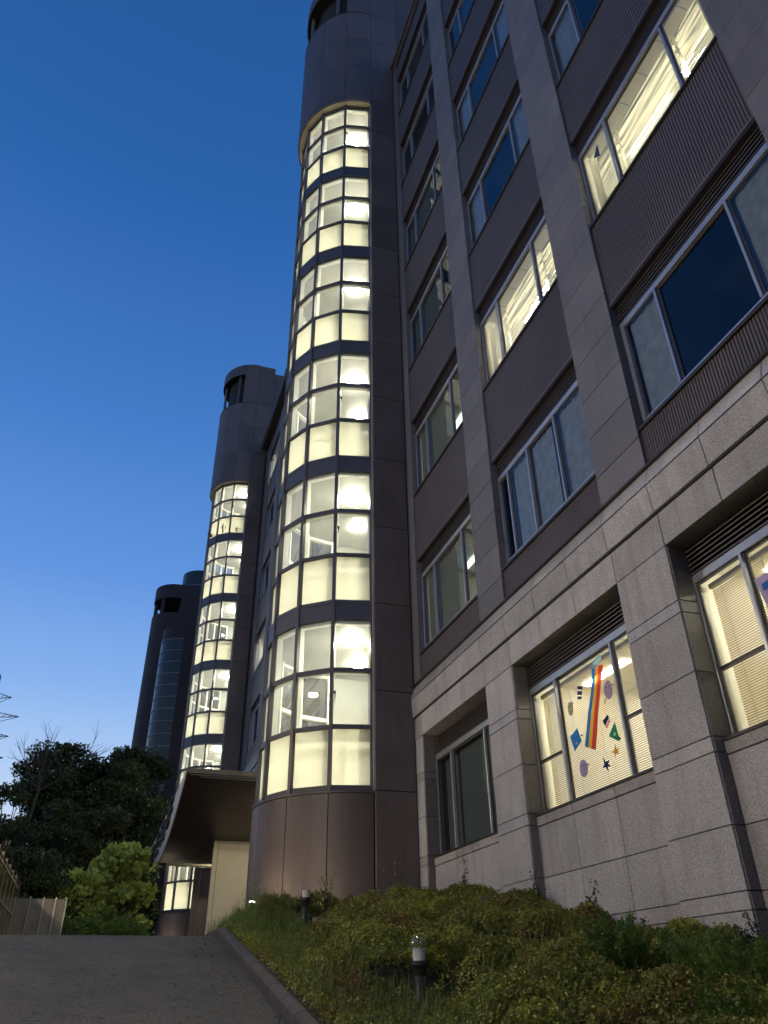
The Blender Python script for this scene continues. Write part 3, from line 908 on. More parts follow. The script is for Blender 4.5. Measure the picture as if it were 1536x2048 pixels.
# ------------------------------------------------------------------ entrance wing between the towers
XE = 10.18
ew = thing('entrance_wing', 'narrow sliver of office facade seen between the two lit stair towers', 'building', (10, 52, 0))
B2 = [(34.55 + 7.13 * k + .0, 34.55 + 7.13 * k + 5.35) for k in range(5)]
B2 = [(a + .05, b + .05) for a, b in B2]
lowE = 17.0
mb = MB()
pe = [33.7] + [v for ab in B2 for v in ab] + [70.9]
for a, b in zip(pe[0::2], pe[1::2]):
    piece('stone_pier', M['pier'], ew, XE, XE + .7, a, b, lowE, 52.6, .003)
    piece('granite_pier', M['granite'], ew, XE, XE + .7, a, b, .8, lowE - 1.2, .003)
for bi, (a, b) in enumerate(B2):
    for k in range(-1, 6):
        z = 10.95 + ST * k
        if k >= 1:
            kd = 'lit' if (bi, k) in ((4, 2), (3, 1), (3, 3), (2, 2), (2, 4), (1, 1), (4, 5), (3, 5), (2, 1), (1, 3)) else 'dark'
            office_window(ew, a, b, z + .19, z + 3.98, XE + .2, std(a), kd, lb=z + 3.20, slats=3, detail=False)
            room(ew, a + .01, b - .01, z - .9, z + 3.55, XE + .2, kd, depth=4)
            z1 = z + ST if k < 5 else 52.6
            mb = MB(); mb.box(XE + .07, XE + .4, a, b, z + 3.98, z1); mb.box(XE + .03, XE + .4, a, b, z1 - .1, z1 + .001); mb.build('spandrel_panel', M['spandrel'], ew)
        elif k == 0:
            mb = MB(); mb.box(XE + .07, XE + .4, a, b, 16.95, z + ST); mb.build('spandrel_panel', M['spandrel'], ew)
    office_window(ew, a, b, 10.2, 14.9, XE + .3, std(a), 'lit' if bi in (2, 3) else 'dark', lb=14.3, slats=3, detail=False)
    room(ew, a + .01, b - .01, 9.6, 14.8, XE + .3, 'lit' if bi in (2, 3) else 'dark', depth=4)
    mb = MB(); mb.box(XE + .15, XE + .5, a, b, .8, 10.2); mb.box(XE + .02, XE + .5, a, b, 14.9, 15.8); mb.build('granite_panel', M['granite'], ew)
for q in range(21):
    y0 = 33.72 + q * 1.77
    ledge(y0, min(y0 + 1.77, 70.88), 7.14, XE, ew)
mb = MB(); mb.box(XE - .05, XE + .6, 33.72, 70.88, 15.75, 15.80); mb.box(XE - .06, XE + .6, 33.72, 70.88, 16.47, 16.50); mb.build('ledge_shadow_joint', M['black'], ew)
mb = MB(); mb.box(XE - .70, XE + .6, 33.75, 70.6, 52.8, 53.55); mb.box(XE - .74, XE - .66, 33.75, 70.62, 53.4, 53.75); mb.build('cornice', M['canopy'], ew, bevel=.01)
mb = MB(); mb.box(16.6, 34, 33, 82, 0.5, 53.0); mb.box(XE + .1, 16.6, 33.72, 70.88, 52.65, 53.2); mb.build('building_core', M['panel'], ew)
mb = MB(); mb.box(XE, 16.6, 78.5, 96, 1, 53); mb.build('rear_block', M['panel'], ew)

# ------------------------------------------------------------------ entrance canopy
can = thing('entrance_canopy', 'boat-shaped entrance canopy with brown curved underside and pale fascia bearing dark characters', 'canopy', (5, 50, 7))
def sof(y): return 9.2 - 2.15 * (1 - ((y - 50.5) / 11.6) ** 2)
ys = np.linspace(38.9, 62.1, 30)
mb = MB()
for yy in ys: mb.v += [(3.06, yy, sof(yy)), (10.1, yy, sof(yy))]
mb.f = [(2 * i, 2 * i + 1, 2 * i + 3, 2 * i + 2) for i in range(len(ys) - 1)]
mb.build('soffit', M['canopy'], can, smooth=True)
mb = MB(); mb.box(3.06, 10.1, 38.8, 62.2, 9.2, 9.42); mb.box(3.2, 10.1, 38.76, 38.80, 9.10, 9.14); mb.build('roof_plate', M['canopy'], can)
mb = MB(); mb.box(3.7, 10.0, 38.93, 38.96, 9.05, 9.07); mb.build('edge_trim', M['alu'], can)
mb = MB()
for yy in ys: mb.v += [(3.0, yy, sof(yy) - .02), (3.0, yy, 9.30), (3.06, yy, sof(yy) - .02), (3.06, yy, 9.30)]
for i in range(len(ys) - 1):
    q = 4 * i; mb.f += [(q, q + 1, q + 5, q + 4), (q + 2, q + 6, q + 7, q + 3), (q, q + 4, q + 6, q + 2), (q + 1, q + 3, q + 7, q + 5)]
mb.build('fascia', M['fascia'], can)
def glyph(y0, strokes, w=3.2, h=1.5, z0=7.55):
    g_ = MB()
    for s_ in strokes:
        for (a, b), (c, d) in zip(s_[:-1], s_[1:]):
            g_.beam((2.96, y0 - a * w, z0 + b * h), (2.96, y0 - c * w, z0 + d * h), .22, .16)
    g_.build('character', M['black'], can)
glyph(59.2, [[(.1, .8), (.9, .8)], [(.1, .5), (.9, .5)], [(.5, .95), (.5, .1)], [(.1, .1), (.5, .5), (.9, .1)]], h=1.3)
glyph(55.3, [[(.1, .95), (.1, .1), (.9, .1)], [(.3, .8), (.9, .8)], [(.6, .95), (.6, .3)], [(.3, .5), (.9, .5)]])
glyph(51.4, [[(.1, .8), (.9, .8), (.9, .1)], [(.1, .8), (.1, .1)], [(.3, .5), (.7, .5)], [(.3, .25), (.7, .25), (.7, .5)]])
glyph(47.5, [[(.1, .7), (.95, .95)], [(.5, .85), (.5, .3), (.1, .2)], [(.2, .5), (.9, .6)]], h=1.5, z0=7.8)
# beams and light boxes under the far edge
mb = MB(); mb.box(4.2, 10, 62.2, 62.6, 8.2, 8.9); mb.build('cross_beam', M['beige'], can)

# entrance wall and doors under the canopy
wl_ = thing('entrance_side_wall', 'lamp-lit beige panel wall under the brown canopy beside the tower base', 'wall', (7.5, 46, 2))
for x0, x1 in ((5.52, 5.74), (5.76, 7.9), (7.92, 10.1)):
    piece('wall_panel', M['beige'], wl_, x0, x1, 46, 46.3, 1.2, sof(46) + .1, .004)
mb = MB(); mb.box(5.56, 10.1, 46.03, 46.28, 1.2, 7.4); mb.build('joint_backing', M['panel_joint'], wl_)
rw = thing('recessed_brown_wall', 'dark brown recessed wall between the beige wall and the second tower', 'wall', (8, 66, 2))
for x0, x1 in ((6.65, 7.1), (7.12, 8.6), (8.62, 10.1)):
    piece('wall_panel', M['panel'], rw, x0, x1, 66.0, 66.3, 1.4, 8.6, .004)
mb = MB(); mb.box(6.7, 10.1, 66.04, 66.28, 1.4, 8.5); mb.box(5.6, 10.1, 65.6, 66.02, 8.62, 9.4); mb.build('wall_header', M['beige'], rw)
hr = thing('entrance_handrail', 'small metal handrail standing by the beige entrance wall', 'handrail', (6.3, 50, 2))
mb = MB()
for x in (6.05, 6.55): mb.tube([(x, 50, 1.7), (x, 50, 4.1)], .045, 8)
mb.tube([(6.05, 50, 4.1), (6.55, 50, 4.1), (6.9, 53, 4.1)], .045, 8); mb.tube([(6.05, 50, 3.2), (6.55, 50, 3.2)], .04, 8)
mb.build('rail_tube', M['rail_metal'], hr)

# lights under the canopy (downlights) – they light the beige wall and the young tree
for (x, y_), dl_ in zip(((7.35, 41.3), (8.9, 41.3), (7.0, 51.0), (7.4, 56.5), (8.0, 61)), ('left of the two before the beige wall', 'right of the two before the beige wall', 'just behind the beige wall', 'second behind the beige wall', 'farthest, by the second tower glass')):
    z = sof(y_) - .03
    l_ = thing('canopy_downlight', 'round downlight in the canopy soffit, ' + dl_, 'light', (x, y_, z), 'downlights under the canopy')
    m2 = MB(); m2.tube([(x, y_, z - .04), (x, y_, z)], .17, 14); m2.build('lamp_disc', emis('downlight_glow', (1, .88, .66), 250) if 'dl' not in M else M['dl'], l_)

# ------------------------------------------------------------------ far towers beyond the trees
def far_tower(name, label, cx, cy_, r, z0, ztop, glassz, wall_x1, openz=None, bands=2.0, glass_full=False):
    t = thing(name, label, 'building', (cx, cy_, 0), 'dark towers of the next block')
    A = np.linspace(0, math.pi, 25)
    poly = [(cx - r * math.sin(a), cy_ - r * math.cos(a)) for a in A]
    top = openz[0] if openz else ztop
    mb = MB(); mb.prism(poly + [(wall_x1, cy_ + r), (wall_x1, cy_ - r)], z0, top); mb.build('shaft', M['far_glass'] if glass_full else M['far_panel'], t)
    if openz:
        mb = MB(); mb.prism(poly + [(wall_x1, cy_ + r), (wall_x1, cy_ - r)], openz[1], ztop); mb.box(cx + .6, wall_x1, cy_ - r, cy_ + r, openz[0], openz[1]); mb.build('crown', M['far_panel'], t)
        for a in (.75, 1.6, 2.4):
            m2 = MB(); x, y_ = cx - (r - .45) * math.sin(a), cy_ - (r - .45) * math.cos(a); m2.tube([(x, y_, openz[0]), (x, y_, openz[1])], .32, 10); m2.build('crown_post', M['far_panel'], t)
    if glassz:
        a0, a1 = .12 * math.pi if not glass_full else 0, .95 * math.pi
        zb = glassz[1]
        mb = MB(); rr = r + .05
        AA = np.linspace(a0 if glass_full else 0, math.pi, 20)
        for a in AA: mb.v += [(cx - rr * math.sin(a), cy_ - rr * math.cos(a), glassz[0]), (cx - rr * math.sin(a), cy_ - rr * math.cos(a), glassz[1])]
        mb.f = [(2 * i, 2 * i + 1, 2 * i + 3, 2 * i + 2) for i in range(len(AA) - 1)]
        mb.build('curved_glazing', M['far_glass'], t, smooth=True)
        z = glassz[0]
        while z < glassz[1]:
            mb = MB(); rb = r + .12
            for a in AA: mb.v += [(cx - rb * math.sin(a), cy_ - rb * math.cos(a), z), (cx - rb * math.sin(a), cy_ - rb * math.cos(a), z + .16)]
            mb.f = [(2 * i, 2 * i + 1, 2 * i + 3, 2 * i + 2) for i in range(len(AA) - 1)]
            mb.build('floor_band', M['far_band'], t); z += bands
        if not glass_full:
            for yy in (cy_ - r - .08,):
                pass
    return t
far_tower('far_tower', 'leftmost dark far tower with an open drum crown against the sky', 4.35, 120, 3.45, -4, 57.2, None, 8.2, (52.2, 54.8))
far_tower('far_tower', 'lower dark far tower with banded curved glazing, right above the tree tops', 5.75, 111, 2.95, -4, 46.4, (3, 44.6), 9.2, None, 1.72)
far_tower('far_tower', 'tallest far glass drum partly hidden behind the second stair tower', 8.5, 128, 3.3, -4, 64.5, (3, 62.6), 16, None, 1.95, True)

# ------------------------------------------------------------------ bollard lights
def bollard(x, y_, zb, zt, label):
    t = thing('bollard_light', label, 'bollard light', (x, y_, zb), 'unlit bollard lights in the planting')
    r = .138
    H_ = zt - zb; hd = .34
    m2 = MB(); m2.tube([(x, y_, zb - .4), (x, y_, zt - hd - .18)], .088, 20); m2.build('post', M['black'], t, smooth=True)
    m2 = MB(); m2.tube([(x, y_, zt - hd - .20), (x, y_, zt - hd - .12), (x, y_, zt - hd - .06), (x, y_, zt - hd)], [.09, .115, .148, .148], 24); m2.build('collar', M['black'], t, smooth=False)
    m2 = MB(); m2.tube([(x, y_, zt - hd), (x, y_, zt - hd + .17)], .098, 20); m2.build('inner_reflector', M['lamp_white'], t, smooth=False)
    m2 = MB(); m2.tube([(x, y_, zt - hd + .17), (x, y_, zt - hd + .18)], .108, 20); m2.build('reflector_cap', M['alu'], t)
    pts = [(x, y_, zt - hd), (x, y_, zt - r)] + [(x, y_, zt - r + r * math.sin(a)) for a in np.linspace(.25, 1.45, 6)]
    rad = [r, r] + [r * math.cos(a) for a in np.linspace(.25, 1.45, 6)]
    m2 = MB(); m2.tube(pts, rad, 28, cap=False); m2.build('clear_dome', M['dome'], t, smooth=True)
    return t
bollard(4.92, 13.05, -.15, .80, 'nearer unlit bollard light with clear dome standing in the shrubs')
bollard(5.15, 22.0, 1.50, 2.56, 'farther unlit bollard light in front of the curved tower base')

# ground spotlights at the foot of the first tower
for (x, y_, z, lab) in ((4.66, 27.4, 2.62, 'small ground spotlight glaring in the grass at the left edge of the tower base'), (6.10, 25.5, 2.20, 'hidden ground spotlight washing up the middle of the tower base'), (4.9, 71.6, 3.2, 'ground spotlight at the foot of the second tower')):
    t = thing('ground_spotlight', lab, 'spotlight', (x, y_, z - .3), 'spotlights at the tower feet')
    m2 = MB(); m2.tube([(x, y_, z - .6), (x, y_, z - .02)], .10, 12); m2.build('housing', M['black'], t)
    m2 = MB(); m2.tube([(x, y_, z - .02), (x, y_, z)], .085, 12); m2.build('lens', M['ground_lamp'], t)

# street lamp on the left of the road, outside the frame
LX, LY, LZ = -14.0, 29.0, 13.0
sl_ = thing('street_lamp', 'globe road lamp on a grey pole left of the slope', 'street lamp', (LX, LY, 1))
m2 = MB(); m2.tube([(LX, LY, .8), (LX, LY, LZ - .55)], [.15, .09], 10); m2.build('pole', M['alu'], sl_, smooth=True)
m2 = MB(); m2.tube([(LX, LY, LZ - .6), (LX, LY, LZ - .42)], [.2, .3], 16); m2.build('lamp_collar', M['black'], sl_)
m2 = MB(); A_ = np.linspace(-1.2, 1.5, 9); m2.tube([(LX, LY, LZ + .46 * math.sin(a)) for a in A_], [.46 * math.cos(a) for a in A_], 18); m2.build('globe', M['street_lamp'], sl_, smooth=True)
fill_lamp = copy_tree(sl_); fill_lamp.location = P((-8.2, 10.5, -3.2)); fill_lamp['label'] = 'unseen globe lamp added lower down the slope to brighten the bed'  # second lamp added out of view to brighten the planting bed and road
for q_ in (sl_, fill_lamp): q_['group'] = 'globe lamps along the left of the road'

# ------------------------------------------------------------------ paper cut-outs on the blind window
XP = XF + .452
def cut(name, label, parts, cat='paper decoration'):
    allp = [p for _, pts in parts for p in pts]
    cy0 = sum(p[0] for p in allp) / len(allp); cz0 = sum(p[1] for p in allp) / len(allp)
    t = thing(name, label, cat, (XP, cy0, cz0), 'paper cut-outs stuck on the lit window')
    for i, (mt, pts) in enumerate(parts):
        mb = MB(); x = XP - .003 * i
        mb.v = [(x, p[0], p[1]) for p in pts] + [(x + .002, p[0], p[1]) for p in pts]
        n_ = len(pts); mb.f = [tuple(range(n_)), tuple(n_ + q for q in reversed(range(n_)))] + [(q, (q + 1) % n_, n_ + (q + 1) % n_, n_ + q) for q in range(n_)]
        mb.build('paper_shape', PC[mt], t)
def ell(cy0, cz0, ry, rz, n=18, tilt=0.0):
    return [(cy0 + ry * math.cos(a) * math.cos(tilt) - rz * math.sin(a) * math.sin(tilt), cz0 + ry * math.cos(a) * math.sin(tilt) + rz * math.sin(a) * math.cos(tilt)) for a in np.linspace(0, 2 * math.pi, n, endpoint=False)]
def strip(a0, a1):
    L = [(15.17, 6.72), (15.26, 6.40), (15.42, 6.05), (15.62, 5.72), (15.80, 5.35), (15.99, 4.97)]
    Rr = [(14.79, 6.58), (14.97, 6.26), (15.12, 5.92), (15.30, 5.58), (15.46, 5.20), (15.64, 4.81)]
    f = lambda t: [(l[0] + (r[0] - l[0]) * (t * 1.25 - .12), l[1] + (r[1] - l[1]) * (t * 1.25 - .12)) for l, r in zip(L, Rr)]
    return f(a0) + f(a1)[::-1]
cut('rainbow_streamer', 'long blue, yellow and red paper streamer hanging down the lit window', [('blue', strip(0, .32)), ('yellow', strip(.32, .62)), ('red', strip(.62, 1)), ('pale_blue', ell(14.98, 6.72, .24, .10, 16, -.3))])
eye = lambda y_, z: ('navy', [(y_ - .05, z), (y_, z + .05), (y_ + .05, z), (y_, z + .03)])
cut('smiling_cutout', 'lilac oval paper face with closed smiling eyes, right of the streamer', [('lilac', ell(14.72, 5.95, .17, .22)), eye(14.66, 6.0), eye(14.80, 6.0), ('navy', [(14.54, 6.0), (14.44, 5.99), (14.44, 6.01), (14.54, 6.02)]), ('navy', [(14.86, 5.78), (14.92, 5.68), (14.94, 5.69), (14.88, 5.8)])])
cut('smiling_cutout', 'greyish oval paper face beside the left edge of the lit window', [('grey', ell(16.42, 6.03, .13, .18)), eye(16.37, 6.07), eye(16.48, 6.07), ('grey', [(16.30, 6.1), (16.18, 6.13), (16.18, 6.16), (16.3, 6.13)])])
cut('smiling_cutout', 'striped lilac oval paper face in the bottom left of the lit window', [('lilac', ell(16.22, 4.52, .18, .20)), eye(16.17, 4.56), eye(16.28, 4.56), ('lilac', [(16.06, 4.55), (15.93, 4.54), (15.93, 4.57), (16.06, 4.59)])])
cut('paper_flag', 'small navy and white banded paper shape left of the streamer top', [('navy', [(15.97, 6.46), (15.74, 6.38), (15.76, 6.30), (15.98, 6.38)]), ('white', [(15.98, 6.38), (15.76, 6.30), (15.78, 6.27), (15.99, 6.34)]), ('navy', [(15.99, 6.34), (15.78, 6.27), (15.82, 6.18), (16.01, 6.25)]), ('navy', [(16.01, 6.21), (15.83, 6.15), (15.85, 6.09), (16.03, 6.14)])])
cut('paper_kite', 'blue diamond paper kite low on the left of the streamer', [('blue', [(16.24, 5.49), (16.13, 5.15), (16.50, 4.99), (16.62, 5.38)]), ('white', ell(16.36, 5.15, .05, .04, 8)), ('navy', [(16.13, 5.26), (16.03, 5.24), (16.03, 5.27), (16.13, 5.3)])])
cut('paper_kite', 'green triangular paper kite right of the streamer foot', [('green', [(14.68, 5.19), (14.62, 4.72), (15.0, 4.95)]), ('white', ell(14.76, 4.93, .05, .04, 8)), ('navy', [(14.64, 4.86), (14.56, 4.78), (14.57, 4.74), (14.64, 4.8)])])
cut('paper_flag', 'tilted navy, white and pink paper card above the green kite', [('navy', [(14.91, 5.42), (14.87, 5.34), (15.08, 5.20), (15.14, 5.34)]), ('white', [(14.87, 5.34), (14.85, 5.31), (15.05, 5.17), (15.08, 5.20)]), ('pink', [(14.85, 5.31), (14.82, 5.26), (15.02, 5.12), (15.05, 5.17)])])
cut('paper_butterfly', 'mustard yellow paper butterfly below the green kite', [('gold', [(14.79, 4.74), (14.80, 4.60), (14.68, 4.60), (14.76, 4.54), (14.70, 4.48), (14.84, 4.52), (14.90, 4.40), (14.90, 4.54), (15.03, 4.60), (14.90, 4.60)])])
cut('paper_butterfly', 'navy paper butterfly at the bottom right of the lit window', [('navy', [(15.36, 4.58), (15.28, 4.44), (15.12, 4.46), (15.20, 4.38), (15.10, 4.30), (15.24, 4.33), (15.22, 4.20), (15.32, 4.33), (15.46, 4.34), (15.36, 4.40)])])
cut('paper_poster', 'pale blue and lilac paper picture on the rightmost lit window', [('lilac', [(9.72, 6.35), (8.6, 6.35), (8.6, 5.3), (9.55, 5.3)]), ('blue', [(9.6, 6.2), (8.6, 6.25), (8.6, 6.12), (9.6, 6.06)]), ('navy', [(9.4, 5.95), (9.2, 6.0), (8.9, 5.9), (9.2, 5.88)])])

# ------------------------------------------------------------------ vegetation
def leaves(centres, size, rngl, asp=1.8, normal_bias=None):
    """leaf-shaped quads (kite outline) around the given centres (metres)"""
    n = len(centres)
    d = rngl.normal(size=(n, 3)); d /= np.linalg.norm(d, axis=1)[:, None]
    if normal_bias is not None:
        nb = normal_bias
        nrm = rngl.normal(size=(n, 3)) * .75 + nb
    else:
        nrm = rngl.normal(size=(n, 3)) + np.array([0, 0, .35])
    nrm /= np.linalg.norm(nrm, axis=1)[:, None]
    t = np.cross(nrm, d); t /= np.linalg.norm(t, axis=1)[:, None] + 1e-9
    s = np.cross(nrm, t)
    sz = (size * rngl.uniform(.6, 1.3, n))[:, None]
    a = centres - t * sz * .5; b = centres + s * sz * .5 / asp + t * sz * .05 + nrm * sz * .08; c = centres + t * sz * .5; e = centres - s * sz * .5 / asp + t * sz * .05 + nrm * sz * .08
    v = np.stack([a, b, c, e], axis=1).reshape(-1, 3)
    f = np.arange(4 * n).reshape(n, 4)
    return v, f
def leaf_obj(name, v, f, mat, parent=None, origin=(0, 0, 0)):
    o_m = np.array([origin[0] * U, origin[1] * U, origin[2] * U])
    me = mesh_np(name, v - o_m, f, mat)
    o = link(bpy.data.objects.new(name, me))
    return place(o, origin, parent)

# the azalea bed: mounded surface densely covered in small leaves
def bed_h(x, y_):
    base = np.where(y_ < CREST + 2, -2.68 + .178 * np.minimum(y_, CREST + 2), 1.361) + .16 + .42 * np.clip((x - 3.3) / 6.7, 0, 1)
    base = np.where(y_ > CREST, np.minimum(base, 1.42 + .42 * np.clip((x - 3.3) / 6.7, 0, 1)), base)
    return base
mounds = []
r2 = np.random.default_rng(11)
tries = 0
while len(mounds) < 150 and tries < 6000:
    tries += 1
    mx, my = r2.uniform(3.9, 9.7), r2.uniform(6.5, 26.5)
    if my > 25.2 and mx > 4.4 : continue
    if abs(mx - 4.92 * my / 13.05) < 1.05 and 9.0 < my < 13.6: continue
    if abs(mx - 5.15 * my / 22) < .95 and 17.0 < my < 22.6: continue
    if all((mx - q[0]) ** 2 + (my - q[1]) ** 2 > .62 ** 2 for q in mounds):
        mounds.append((mx, my, r2.uniform(.50, .95), r2.uniform(.38, .85) * (1 + .35 * max(0, (mx - 6.0) / 3.7) * (my < 19))))
mounds = np.array(mounds)
def mound_z(x, y_):
    h = np.full(x.shape, .12)
    for mx, my, mr, mh in mounds:
        d2 = ((x - mx) ** 2 + (y_ - my) ** 2) / mr ** 2
        edge = np.clip((x - 3.35) / .8, .25, 1)
        h = np.maximum(h, mh * edge * np.sqrt(np.clip(1 - d2, 0, 1)))
    for bx_, by_, y0_ in ((4.92, 13.05, 8.0), (5.15, 22.0, 16.5)):      # low growth in front of the bollards
        dd = np.abs(x - bx_ * y_ / by_)
        inn = (y_ > y0_) & (y_ < by_ + .4)
        h = np.where(inn, h * np.clip((dd - .15) / 1.0, .12, 1), h)
    return h
N = 430000
wgt = r2.uniform(0, 1, N)
by = 6.5 + 20.5 * wgt ** 1.25
bx = r2.uniform(3.2, 9.98, N)
keep = ~(((bx - CX) ** 2 + (by - CYY) ** 2 < (RB + .05) ** 2)) & ~((by > TY0 - .02) & (bx > CX))
bx, by = bx[keep], by[keep]
e = .03
h0 = mound_z(bx, by); hx_ = mound_z(bx + e, by); hy_ = mound_z(bx, by + e)
nb = np.stack([-(hx_ - h0) / e, -(hy_ - h0) / e, np.ones_like(h0)], axis=1); nb /= np.linalg.norm(nb, axis=1)[:, None]
thin = (h0 > .24) | (r2.uniform(0, 1, len(bx)) < .45)
bx, by, h0, nb = bx[thin], by[thin], h0[thin], nb[thin]
dep = np.abs(r2.normal(size=len(bx))) * .075 - .04
clump = np.sin(bx * 23 + np.sin(by * 17) * 2) * np.sin(by * 21 + np.sin(bx * 13) * 2) * .075
bz = bed_h(bx, by) + h0 - dep + clump
cen = np.stack([bx, by, bz], axis=1) * U
v, f = leaves(cen, .034, r2, 1.9, nb * .9)
for _p, _r in (((4.66, 27.4), .45), ((6.10, 25.5), .5)):
    _k = (cen[:, 0] / U - _p[0]) ** 2 + (cen[:, 1] / U - _p[1]) ** 2 > _r ** 2
    _k4 = np.repeat(_k, 4); v = v[_k4]; cen = cen[_k]; f = np.arange(len(v)).reshape(-1, 4)
bed = leaf_obj('azalea_bed', v, f, M['leaf_bed'])
bed.data.materials.append(M['leaf_tip'])
tip = (r2.uniform(0, 1, len(f)) < .22) & (np.sin(cen[:, 0] * 5.1) * np.sin(cen[:, 1] * 4.3) > -.35)
bed.data.polygons.foreach_set('material_index', tip.astype(np.int32))
kindof(bed, 'stuff', 'dense low azalea shrubs in yellow green and russet covering the sloping bed')
# twiggy stems under the leaves
# grass and weeds along the kerb side and around the bollards
def blades(n, xr, yr, hgt, seed, wid=.012, z_off=0.1):
    q = np.random.default_rng(seed)
    x = q.uniform(*xr, n); y_ = q.uniform(*yr, n)
    ok = (x - CX) ** 2 + (y_ - CYY) ** 2 > (RB + .05) ** 2
    x, y_ = x[ok], y_[ok]; n = len(x)
    z = bed_h(x, y_) + mound_z(x, y_) * .7 + z_off
    b = np.stack([x, y_, z], axis=1) * U
    h = hgt * q.uniform(.5, 1.25, n)
    ang = q.uniform(0, 2 * math.pi, n); lean = q.uniform(.1, .8, n) * h
    d = np.stack([np.cos(ang), np.sin(ang), np.zeros(n)], axis=1)
    s = np.stack([-np.sin(ang), np.cos(ang), np.zeros(n)], axis=1) * wid / 2
    up = np.array([0, 0, 1.0])
    m1 = b + up * h[:, None] * .6 + d * lean[:, None] * .3
    tp = b + up * h[:, None] * .95 + d * lean[:, None]
    V = np.stack([b - s, b + s, m1 + s * .8, m1 - s * .8, tp + s * .15, tp - s * .15], axis=1).reshape(-1, 3)
    i = np.arange(n)[:, None] * 6
    F = np.concatenate([i + np.array([0, 1, 2, 3]), i + np.array([3, 2, 4, 5])])
    return V, F
V1, F1 = blades(1500, (3.25, 4.9), (10, 22), .17, 3, .006)
V2, F2 = blades(1500, (3.3, 4.9), (20.5, 27.5), .24, 4, .006)
V3, F3 = blades(260, (3.6, 9.5), (7.5, 15), .26, 5, .005)
V = np.concatenate([V1, V2, V3]); F = np.concatenate([F1, F2 + len(V1), F3 + len(V1) + len(V2)])
kindof(leaf_obj('grass', V, F, M['grass']), 'stuff', 'long thin grass growing through the shrubs along the kerb')

# dry leaves blown against the kerb
q_ = np.random.default_rng(77); nL = 420
lx = 2.86 - np.abs(q_.normal(size=nL)) * .55; ly = q_.uniform(10, 22.5, nL)
lc = np.stack([lx, ly, -2.68 + .178 * ly + .022], axis=1) * U
v_, f_ = leaves(lc, .035, q_, 1.8, np.array([[0, -.35, 2.5]]))
kindof(leaf_obj('fallen_leaves', v_, f_, M['dry_leaf']), 'stuff', 'dry leaves scattered along the foot of the kerb')
# individual taller plants
def sprig(name, label, cat, x, y_, h, nst, spread, leaf, nl, mat, seed, group=None, wst=.006, upright=.8):
    q = np.random.default_rng(seed)
    z = float(bed_h(np.array([x]), np.array([y_]))[0])
    t = thing(name, label, cat, (x, y_, z), group)
    st = MB(); cs = []
    for s_ in range(nst):
        a = q.uniform(0, 2 * math.pi); sp = spread * q.uniform(.3, 1)
        hh = h * q.uniform(.6, 1)
        pts = [(x + math.cos(a) * sp * u ** 1.4 + q.normal() * .02, y_ + math.sin(a) * sp * u ** 1.4, z + hh * u) for u in (0, .25, .5, .75, 1)]
        st.tube(pts, [wst / U * (1 - .7 * u) for u in (0, .25, .5, .75, 1)], 5)
        for _ in range(nl):
            u = q.uniform(.3, 1) ** .7
            i = min(3, int(u * 4)); fr = u * 4 - i
            p = np.array(pts[i]) * (1 - fr) + np.array(pts[i + 1]) * fr
            cs.append((p + q.normal(size=3) * leaf * 1.3 / U * .5) * U)
    st.build('stem', M['bark'], t)
    v, f = leaves(np.array(cs), leaf, q, 2.2)
    leaf_obj('foliage', v, f, mat, t, (x, y_, z))
    return t
sprig('sapling', 'thin twiggy sapling in front of the tower side panel', 'plant', 8.9, 25.2, 2.2, 9, .55, .040, 14, M['leaf_bed'], 21)
sprig('sapling', 'small leafy shoot standing against the first granite pier', 'plant', 9.75, 22.1, 1.7, 4, .16, .045, 40, M['leaf_dark'], 22)
sprig('sapling', 'short leafy shoot against the wall under the lit cut-out window', 'plant', 9.75, 15.5, 1.45, 4, .14, .042, 40, M['leaf_dark'], 23)
sprig('sapling', 'dark shoot leaning on the wall left of the second granite pier', 'plant', 9.85, 17.9, 1.7, 4, .20, .042, 34, M['leaf_dark'], 24)
sprig('weed_plant', 'tall feathery bright green weed clump before the granite wall', 'plant', 7.6, 11.6, 1.25, 50, .60, .026, 260, M['leaf_weed'], 25, None, .003)
sprig('weed_plant', 'broad feathery green weed clump at the right edge of the bed', 'plant', 7.9, 9.4, 1.15, 64, .95, .026, 240, M['leaf_weed'], 26, None, .003)
sprig('weed_plant', 'low feathery weed clump between the two larger green clumps', 'plant', 8.6, 11.0, 1.1, 40, .8, .026, 200, M['leaf_weed'], 31, None, .003)
sprig('weed_plant', 'dark leafy weed patch in the bottom right corner of the bed', 'plant', 6.9, 8.2, .95, 40, .9, .028, 200, M['leaf_weed'], 32, None, .003)
sprig('weed_plant', 'dark bushy weed at the far right foot of the wall', 'plant', 9.2, 10.2, 1.3, 34, .7, .028, 160, M['leaf_dark'], 27, None, .003)
sprig('weed_plant', 'wiry weed tuft hiding the spotlight at the left of the tower base', 'plant', 4.55, 26.2, 1.6, 16, .5, .03, 26, M['leaf_weed'], 28, None, .003)
sprig('weed_plant', 'leafy sprig right of the farther bollard light', 'plant', 5.9, 22.6, 1.5, 6, .3, .04, 20, M['leaf_bed'], 29)

